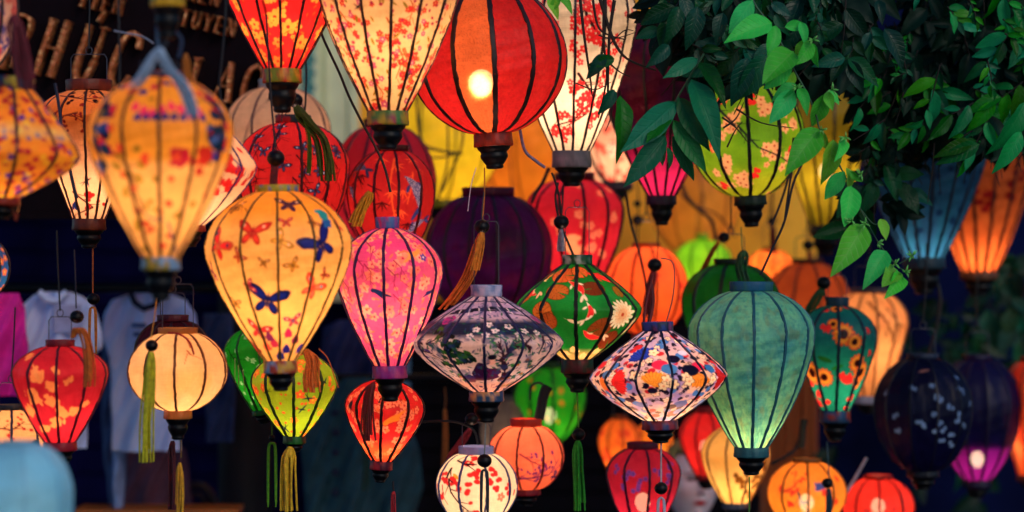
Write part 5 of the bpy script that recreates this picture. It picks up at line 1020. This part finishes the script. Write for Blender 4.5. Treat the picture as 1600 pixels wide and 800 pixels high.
def bead_string(label, x, y0, y1, Y, beads, tass=None, c='#201010'):
    o2 = P(x, y1, Y); r = empty('beaded_cord', o2, label, 'cord'); s = KX*Y
    link('cord', MB().add(tube_vf([P(x, y0, Y)-o2, P(x+1.5, (y0+y1)/2, Y)-o2, Vector((0, 0, 0))], 1.1*s, 6)).mesh('cord'), r, thread(c))
    for (by, br) in beads: link('bead', bead_mesh(br*s), r, BLACK, P(x, by, Y)-o2)
    if tass: link('tassel', tassel_mesh([P(x, tass[0], Y)-o2, P(x+2, (tass[0]+tass[1])/2, Y)-o2, P(x, tass[1], Y)-o2], tass[2]*s, seed=int(x)), r, thread(tass[3]))
bead_string('string with black beads before the ochre wall, left of the plum lantern foot', 996, 260, 385, 7.0, [(318, 6), (344, 9)])
bead_string('string with a black bead and crimson tassel left of the crossing cables', 1206, 240, 360, 7.3, [(345, 7)], (352, 400, 5, '#781020'))
bead_string('string with a black bead and crimson tassel right of the crossing cables', 1263, 240, 385, 7.3, [(383, 9)], (392, 420, 5, '#781020'))
bead_string('folded orange thread loop hanging in the dark left of the cream globe', 695, 605, 640, 6.4, [], (640, 752, 5, '#9c5818'), '#784818')
bead_string('dark green thread tassel before the teal shirt', 570, 640, 690, 6.2, [], (690, 775, 5, '#0c3c38'), '#102c2c')
bead_string('short orange tassel under the wide orange lantern', 27, 330, 334, 5.2, [], (306, 334, 2.5, '#a06020'), '#784818')

# ------------------------------------------------------------------ leaves
def leaf_material(name, c, c2, trans=.35, rough=.42, vmin=.25, vmax=1.3, vein=.15):
    m, nt, out = nodes_mat(name); L = nt.links.new; tc = N(nt, 'ShaderNodeTexCoord'); sp = N(nt, 'ShaderNodeSeparateXYZ'); L(tc.outputs['Object'], sp.inputs[0])
    # side veins: stripes running forward from the midrib, object space x along the leaf (length 1), y across
    ab = N(nt, 'ShaderNodeMath', operation='ABSOLUTE'); L(sp.outputs[1], ab.inputs[0])
    ml = N(nt, 'ShaderNodeMath', operation='MULTIPLY_ADD'); L(ab.outputs[0], ml.inputs[0]); ml.inputs[1].default_value = -1.1; L(sp.outputs[0], ml.inputs[2])
    sn = N(nt, 'ShaderNodeMath', operation='MULTIPLY'); L(ml.outputs[0], sn.inputs[0]); sn.inputs[1].default_value = 52
    si = N(nt, 'ShaderNodeMath', operation='SINE'); L(sn.outputs[0], si.inputs[0])
    pw = N(nt, 'ShaderNodeMapRange'); L(si.outputs[0], pw.inputs[0]); pw.inputs[1].default_value = .75; pw.inputs[2].default_value = 1.0
    mid = N(nt, 'ShaderNodeMapRange'); L(ab.outputs[0], mid.inputs[0]); mid.inputs[1].default_value = .02; mid.inputs[2].default_value = .005
    mxv = N(nt, 'ShaderNodeMath', operation='MAXIMUM'); L(pw.outputs[0], mxv.inputs[0]); L(mid.outputs[0], mxv.inputs[1])
    oi = N(nt, 'ShaderNodeObjectInfo'); nz = N(nt, 'ShaderNodeTexNoise', Scale=3.0, Detail=4.0); L(tc.outputs['Object'], nz.inputs[0])
    vr = N(nt, 'ShaderNodeMath', operation='MULTIPLY_ADD'); L(oi.outputs['Random'], vr.inputs[0]); vr.inputs[1].default_value = vmax; vr.inputs[2].default_value = vmin
    v2 = N(nt, 'ShaderNodeMath', operation='MULTIPLY_ADD'); L(nz.outputs[0], v2.inputs[0]); v2.inputs[1].default_value = .5; L(vr.outputs[0], v2.inputs[2])
    mx = N(nt, 'ShaderNodeMix'); mx.data_type = 'RGBA'; fa = N(nt, 'ShaderNodeMath', operation='MULTIPLY'); L(mxv.outputs[0], fa.inputs[0]); fa.inputs[1].default_value = vein; L(fa.outputs[0], mx.inputs[0]); mx.inputs[6].default_value = (*lin(c), 1); mx.inputs[7].default_value = (*lin(c2), 1)
    hs = N(nt, 'ShaderNodeHueSaturation'); L(mx.outputs[2], hs.inputs['Color'])
    hm = N(nt, 'ShaderNodeMath', operation='MULTIPLY'); L(oi.outputs['Random'], hm.inputs[0]); hm.inputs[1].default_value = 17.0
    hf = N(nt, 'ShaderNodeMath', operation='FRACT'); L(hm.outputs[0], hf.inputs[0])
    hr = N(nt, 'ShaderNodeMath', operation='MULTIPLY_ADD'); L(hf.outputs[0], hr.inputs[0]); hr.inputs[1].default_value = -.09; hr.inputs[2].default_value = .53; L(hr.outputs[0], hs.inputs['Hue'])
    sc = N(nt, 'ShaderNodeVectorMath', operation='SCALE'); L(hs.outputs[0], sc.inputs[0]); L(v2.outputs[0], sc.inputs['Scale'])
    bp = N(nt, 'ShaderNodeBump', Strength=.3, Distance=.01); bp.invert = True; L(mxv.outputs[0], bp.inputs['Height'])
    p = N(nt, 'ShaderNodeBsdfPrincipled', Roughness=rough); p.inputs['Specular IOR Level'].default_value = .25; L(sc.outputs[0], p.inputs['Base Color']); L(bp.outputs[0], p.inputs['Normal'])
    t = N(nt, 'ShaderNodeBsdfTranslucent'); L(sc.outputs[0], t.inputs[0]); ms = N(nt, 'ShaderNodeMixShader'); ms.inputs[0].default_value = trans; L(p.outputs[0], ms.inputs[1]); L(t.outputs[0], ms.inputs[2]); L(ms.outputs[0], out.inputs[0]); return m
def leaf_vf(kind, wid=.26):
    rg = random.Random(kind); n, m = 11, 5; V = []; curl = rg.uniform(.05, .55); fold = rg.uniform(.1, .7); tw = rg.uniform(-.4, .4)
    for i in range(n):
        t = i/(n-1); w = wid*(math.sin(PI*min(1, t*1.02))**.75)*(1.18-.45*t)*(1-.0*t) if 0 < t < 1 else .004
        for j in range(m):
            q = (j/(m-1)-.5)*2; y = q*w; z = abs(q)*w*fold-curl*t*t+.022*math.sin(t*15+q*3+kind)*abs(q); a = tw*t
            V.append((t, y*math.cos(a)-z*math.sin(a)*.3, z+y*math.sin(a)))
    for k in range(3): pass
    return np.array(V), grid_faces(m, n)
def leaf_meshes(mat, wid=.26, n=6):
    out = []
    for k in range(n):
        me = mesh_np('leaf', *leaf_vf(k, wid), True); me.materials.append(mat); out.append(me)
    return out
LBRIGHT = leaf_meshes(leaf_material('lit_vine_leaf', '#34c040', '#90d870', .3, vmin=.65, vmax=.5), .25)  # brighter green puts the light on this vine into its leaf colour
LMID = leaf_meshes(leaf_material('vine_leaf', '#0c5c38', '#207850', .25), .17)
LDARK = leaf_meshes(leaf_material('evergreen_leaf', '#07402c', '#145c40', .15, .36), .25)
LNARR = leaf_meshes(leaf_material('creeper_leaf', '#0c7c40', '#1c8850', .3, .38, vmin=.08, vmax=1.6), .2)
def leaf_matrix(base, tip, roll, face=-.2):
    d = tip-base; l = d.length; x = d.normalized()
    nrm = Vector((math.sin(roll)*.9, -1, .35+face)).normalized(); z = (nrm-x*nrm.dot(x)).normalized(); y = z.cross(x)
    return Matrix(((x.x*l, y.x*l, z.x*l, base.x), (x.y*l, y.y*l, z.y*l, base.y), (x.z*l, y.z*l, z.z*l, base.z), (0, 0, 0, 1)))
def add_leaf(root, o2, me, b, t, Yb, Yt, roll):
    M = leaf_matrix(P(*b, Yb)-o2, P(*t, Yt)-o2, roll); o = D.objects.new('leaf', me); COL.objects.link(o); o.parent = root; o.matrix_local = M; return o
STEMG = plain('green_stem', '#245030', rough=.5); STEMB = plain('brown_twig', '#1c120c', rough=.7)
def stem(root, o2, pts, Y, w, mat, name='stem'):
    ps = smooth_path([Vector((a, b, 0)) for a, b in pts], 5); n = len(ps)
    ys = Y if hasattr(Y, '__len__') else [Y, Y]
    return link(name, MB().add(tube_vf([P(p.x, p.y, ys[0]+(ys[1]-ys[0])*i/(n-1))-o2 for i, p in enumerate(ps)], [w*KX*ys[0]*(1-.6*i/(n-1)) for i in range(n)], 6)).mesh(name), root, mat)
# the bright vine
o2 = P(1172, -20, 5.05); vine = empty('vine', o2, 'bright green vine trailing down from the top over the lime green lantern', 'vine')
stem(vine, o2, [(1168, -20), (1180, 8), (1205, 42), (1228, 82), (1242, 112), (1262, 148), (1275, 180), (1282, 205), (1305, 245), (1325, 285), (1345, 328), (1370, 375), (1395, 408), (1420, 430)], 5.05, 2.0, STEMG)
for (b, t, r) in [((1176, 0), (1140, 52), .2), ((1205, 36), (1146, 50), -.3), ((1212, 40), (1203, 85), .4), ((1240, 80), (1194, 124), -.2), ((1236, 98), (1196, 140), .5), ((1226, 42), (1262, 38), .3), ((1250, 35), (1262, 64), .1), ((1262, 62), (1240, 92), -.5), ((1268, 66), (1250, 98), .5), ((1272, 68), (1272, 104), -.9),
                  ((1244, 132), (1208, 152), -.2), ((1240, 140), (1204, 192), .3), ((1248, 138), (1264, 168), .1), ((1240, 112), (1228, 142), .6), ((1290, 146), (1270, 200), .2), ((1292, 144), (1300, 170), -.3), ((1295, 140), (1313, 162), .7), ((1278, 202), (1240, 256), .1), ((1282, 204), (1292, 235), -.7), ((1302, 218), (1296, 285), .2), ((1270, 200), (1252, 232), -.6),
                  ((1320, 268), (1288, 312), -.1), ((1316, 215), (1320, 240), .8), ((1330, 290), (1322, 352), .3), ((1328, 268), (1345, 285), -.8), ((1350, 352), (1318, 410), .1), ((1376, 342), (1386, 372), .2), ((1384, 392), (1360, 432), -.1), ((1400, 420), (1382, 444), .1), ((1406, 428), (1404, 450), .4), ((1322, 262), (1336, 300), 1.0)]:
    add_leaf(vine, o2, LBRIGHT[hash((b[0], 3)) % 6], b, t, 5.03, 5.03+random.uniform(-.08, .03), r)
for (x, y) in ((1270, 62), (1245, 136), (1300, 140), (1284, 203), (1322, 215), (1345, 272), (1352, 350), (1372, 380), (1415, 425), (1398, 412), (1425, 400), (1330, 345)):
    mb = MB()
    for k in range(7): a = rng.uniform(0, 2*PI); l = rng.uniform(5, 12); mb.add(tube_vf([P(x, y, 5.02)-o2, P(x+l*.6*math.cos(a), y+l*.5*math.sin(a), 4.995)-o2, P(x+l*math.cos(a), y+l*math.sin(a), 5.0)-o2], [.0016, .002, .0006], 5))
    link('bud', mb.mesh('bud'), vine, plain('pale_bud', '#68c058', rough=.5))
stem(vine, o2, [(1345, 328), (1365, 350), (1378, 345)], 5.05, 1.2, STEMG, 'tendril'); stem(vine, o2, [(1212, 42), (1232, 44), (1252, 36)], 5.05, 1.0, STEMG, 'tendril'); stem(vine, o2, [(1405, 412), (1418, 405), (1428, 398), (1436, 402)], 5.05, .9, STEMG, 'tendril')
# broad leaved branch in front of the plum lantern
o2 = P(1100, 80, 5.15); br = empty('leafy_branch', o2, 'drooping branch with long dark green leaves before the plum lantern', 'branch')
stem(br, o2, [(1100, 84), (1078, 120), (1056, 158), (1046, 188), (1038, 215), (1034, 245)], 5.15, 2.0, STEMG)
for (b, t, r) in [((1056, 160), (982, 232), .5), ((1048, 180), (1010, 212), -.6), ((1040, 212), (980, 288), .2), ((1042, 186), (1006, 240), .8), ((1080, 125), (1128, 208), .2), ((1060, 152), (1106, 232), -.3), ((1052, 188), (1104, 265), .0), ((1050, 212), (1090, 282), .3), ((1042, 230), (1055, 265), .6), ((1040, 228), (1028, 262), -.4),
                  ((1092, 98), (1136, 138), .4), ((1090, 92), (1042, 118), .2), ((968, 150), (985, 232), .6)]:
    add_leaf(br, o2, LMID[hash((t[0], 5)) % 6], b, t, 5.13, 5.13+random.uniform(-.12, .04), r)
# bare dark twigs over the cream lantern
o2 = P(940, -30, 5.3); tw = empty('bare_twigs', o2, 'tangle of bare dark twigs in front of the tall cream lantern with red bloom', 'twigs')
for (pts, w) in [([(930, -30), (950, 40), (965, 75), (985, 95), (1025, 110)], 3.4), ([(905, -20), (912, 50), (922, 120), (925, 150)], 2.8), ([(945, -20), (943, 60), (948, 120), (935, 185)], 2.6), ([(925, -10), (934, 40), (952, 55), (978, 62)], 2.2), ([(960, 0), (952, 60), (950, 140), (952, 160)], 3.0),
                 ([(948, 95), (968, 112), (985, 120)], 1.6), ([(900, 130), (930, 140), (955, 128)], 1.3), ([(952, 70), (975, 48), (990, 48)], 1.2), ([(935, 55), (960, 60), (995, 50)], 1.2), ([(958, 140), (955, 180), (946, 205)], 1.5), ([(1130, 200), (1150, 185), (1162, 160)], 1.6), ([(1128, 183), (1150, 200), (1168, 222)], 1.7), ([(1136, 230), (1148, 205), (1160, 190)], 1.5), ([(1150, 170), (1190, 192), (1240, 200)], 1.6)]:
    stem(tw, o2, pts, 5.3, w, STEMB, 'twig')
for (b, t, r) in [((945, 85), (922, 118), .1), ((960, 92), (925, 100), .4), ((960, 140), (942, 175), .3), ((862, 14), (876, -8), .2), ((858, -4), (872, 22), 0), ((875, -5), (895, 12), .4)]:
    add_leaf(tw, o2, (LDARK if b[0] > 900 else LBRIGHT)[2], b, t, 5.28, 5.26, r)
# masses of foliage: sprigs scattered through volumes, nearest leaves as parts, the rest joined
def mass(name, label, regions, leaves, n_obj, n_fill, size, seed, Y0, Y1, droop=.8, big=(), twigs=14):
    rg = random.Random(seed); cx = sum(r[0] for r in regions)/len(regions); o2 = P(cx, -20, (Y0+Y1)/2); root = empty(name, o2, label, 'foliage'); wts = [r[2]*r[3] for r in regions]
    def spot():
        while True:
            c = rg.choices(regions, wts)[0]; a = rg.random()*2*PI; q = math.sqrt(rg.random()); x = c[0]+c[2]*q*math.cos(a); y = c[1]+c[3]*q*math.sin(a)
            if vnoise(np.array([x+900.]), np.array([y+900.]), 38, seed)[0] > .30: return x, y
    cnt = 0; stems = MB()
    def sprig(Y, emit, sz):
        x, y = spot(); a = rg.uniform(.2, PI-.2); sz = sz*rg.choice((.6, .75, 1, 1, 1.3, 1.7)); L_ = sz*rg.uniform(1.2, 2.6); ex, ey = x+L_*math.cos(a)*.6, y+L_*math.sin(a); n = rg.randint(3, 7)
        stems.add(tube_vf([P(x, y, Y)-o2, P((x+ex)/2+2, (y+ey)/2, Y)-o2, P(ex, ey, Y)-o2], [.002, .0016, .001], 4))
        for k in range(n):
            t = (k+.5)/n; bx, by = x+(ex-x)*t, y+(ey-y)*t; sg = 1 if k % 2 else -1; an = a+sg*rg.uniform(.5, 1.3)*(1-.5*t); l = sz*rg.uniform(.6, 1.2)
            tx, ty = bx+l*math.cos(an), by+l*math.sin(an)*droop+l*.25
            emit((bx, by), (tx, ty), Y, Y+rg.uniform(-.5, .35)*l*KX*Y, rg.uniform(-1, 1))
    lim = (lambda x: np.interp(x, [940, 1010, 1060, 1110, 1250, 1290, 1340, 1385, 1420, 1500, 1600], [60, 95, 120, 150, 150, 175, 260, 285, 245, 262, 250])+18*math.sin(x*.13)+10*math.sin(x*.31)) if Y0 < 5.4 else (lambda x: 9999)
    objs = []
    def emit_o(b, t, Yb, Yt, r):
        if t[1] > lim(t[0]): return
        if len(objs) < n_obj: objs.append(add_leaf(root, o2, rg.choice(leaves), b, t, Yb, Yt, r))
    while len(objs) < n_obj: sprig(rg.uniform(Y0, Y0+(Y1-Y0)*.35), emit_o, size)
    for (b, t, r) in big: add_leaf(root, o2, leaves[0], b, t, Y0-.03, Y0-.06, r)
    allV = []; allF = []; cnt = [0, 0]; base = [leaf_vf(k, .25) for k in range(6)]
    def emit_f(b, t, Yb, Yt, r):
        if t[1] > lim(t[0]): return
        V, F = base[rg.randrange(6)]; M = np.array(leaf_matrix(P(*b, Yb)-o2, P(*t, Yt)-o2, r)); W = V@M[:3, :3].T+M[:3, 3]; allV.append(W); allF.append(F+cnt[0]); cnt[0] += len(V); cnt[1] += 1
    while cnt[1] < n_fill: sprig(rg.uniform(Y0+(Y1-Y0)*.25, Y1), emit_f, size*1.15)
    if n_fill:
        o = link('leaves', mesh_np('leaves', np.concatenate(allV), np.concatenate(allF), True), root, FILL); tag(o, kind='stuff')
    link('twigs', stems.mesh('twigs'), root, STEMB)
FILL = plain('shaded_fill_leaves', '#042418', rough=.5, spec=.15, noise=.5, nscale=14)  # near-black colour paints in the shade behind the front sprigs
mass('foliage', 'dark broad leaved foliage hanging along the top centre right', [(1060, -15, 35, 20), (1105, 10, 45, 40), (1150, 5, 60, 40), (1230, -10, 90, 40), (1110, 75, 45, 35), (1185, 70, 50, 35), (1320, 30, 50, 45), (1180, -70, 160, 35)], LDARK, 240, 800, 30, 11, 5.25, 5.5,
     big=[((1090, 10), (1080, 68), .2), ((1060, 10), (1050, 60), .4), ((1168, 90), (1150, 155), .1), ((1200, 85), (1160, 152), .3), ((1130, 20), (1118, 60), -.3), ((1045, 70), (1020, 100), .5), ((1320, 90), (1280, 98), .1), ((1322, 92), (1298, 118), -.5), ((1325, 92), (1372, 122), .2), ((1328, 95), (1345, 138), -.3), ((1382, 45), (1418, 95), .3), ((1372, 0), (1380, 28), 0)])
mass('foliage', 'dense dark small leaved creeper filling the top right corner', [(1390, 90, 45, 90), (1450, 60, 70, 80), (1540, 60, 80, 80), (1500, -60, 120, 40), (1640, 60, 60, 110), (1480, 150, 80, 70), (1560, 150, 60, 60), (1400, 170, 35, 60), (1450, 185, 60, 40), (1550, 175, 50, 45), (1365, 230, 22, 40)], LNARR, 298, 2200, 26, 12, 5.35, 6.05, big=[((1595, 205), (1566, 265), .3), ((1530, 225), (1475, 250), .1), ((1600, 160), (1570, 240), .8), ((1520, 222), (1470, 236), -.4)])
mass('foliage', 'loose dark leaves hanging before the dusty blue lantern', [(1362, 300, 16, 45), (1360, 240, 20, 30), (1395, 330, 12, 30)], LDARK, 26, 4, 30, 13, 5.6, 5.9)
mass('foliage', 'dim blue green undergrowth low at the right', [(1420, 520, 90, 60), (1560, 560, 60, 90), (1560, 480, 70, 60), (1540, 760, 90, 50), (1440, 770, 60, 40), (1330, 700, 40, 40), (1500, 460, 60, 40)], LDARK, 40, 120, 26, 14, 7.9, 8.8)
mass('foliage', 'upright green leaves at the right edge under the orange lantern', [(1585, 420, 22, 60)], LDARK, 22, 6, 50, 15, 7.4, 8.0)
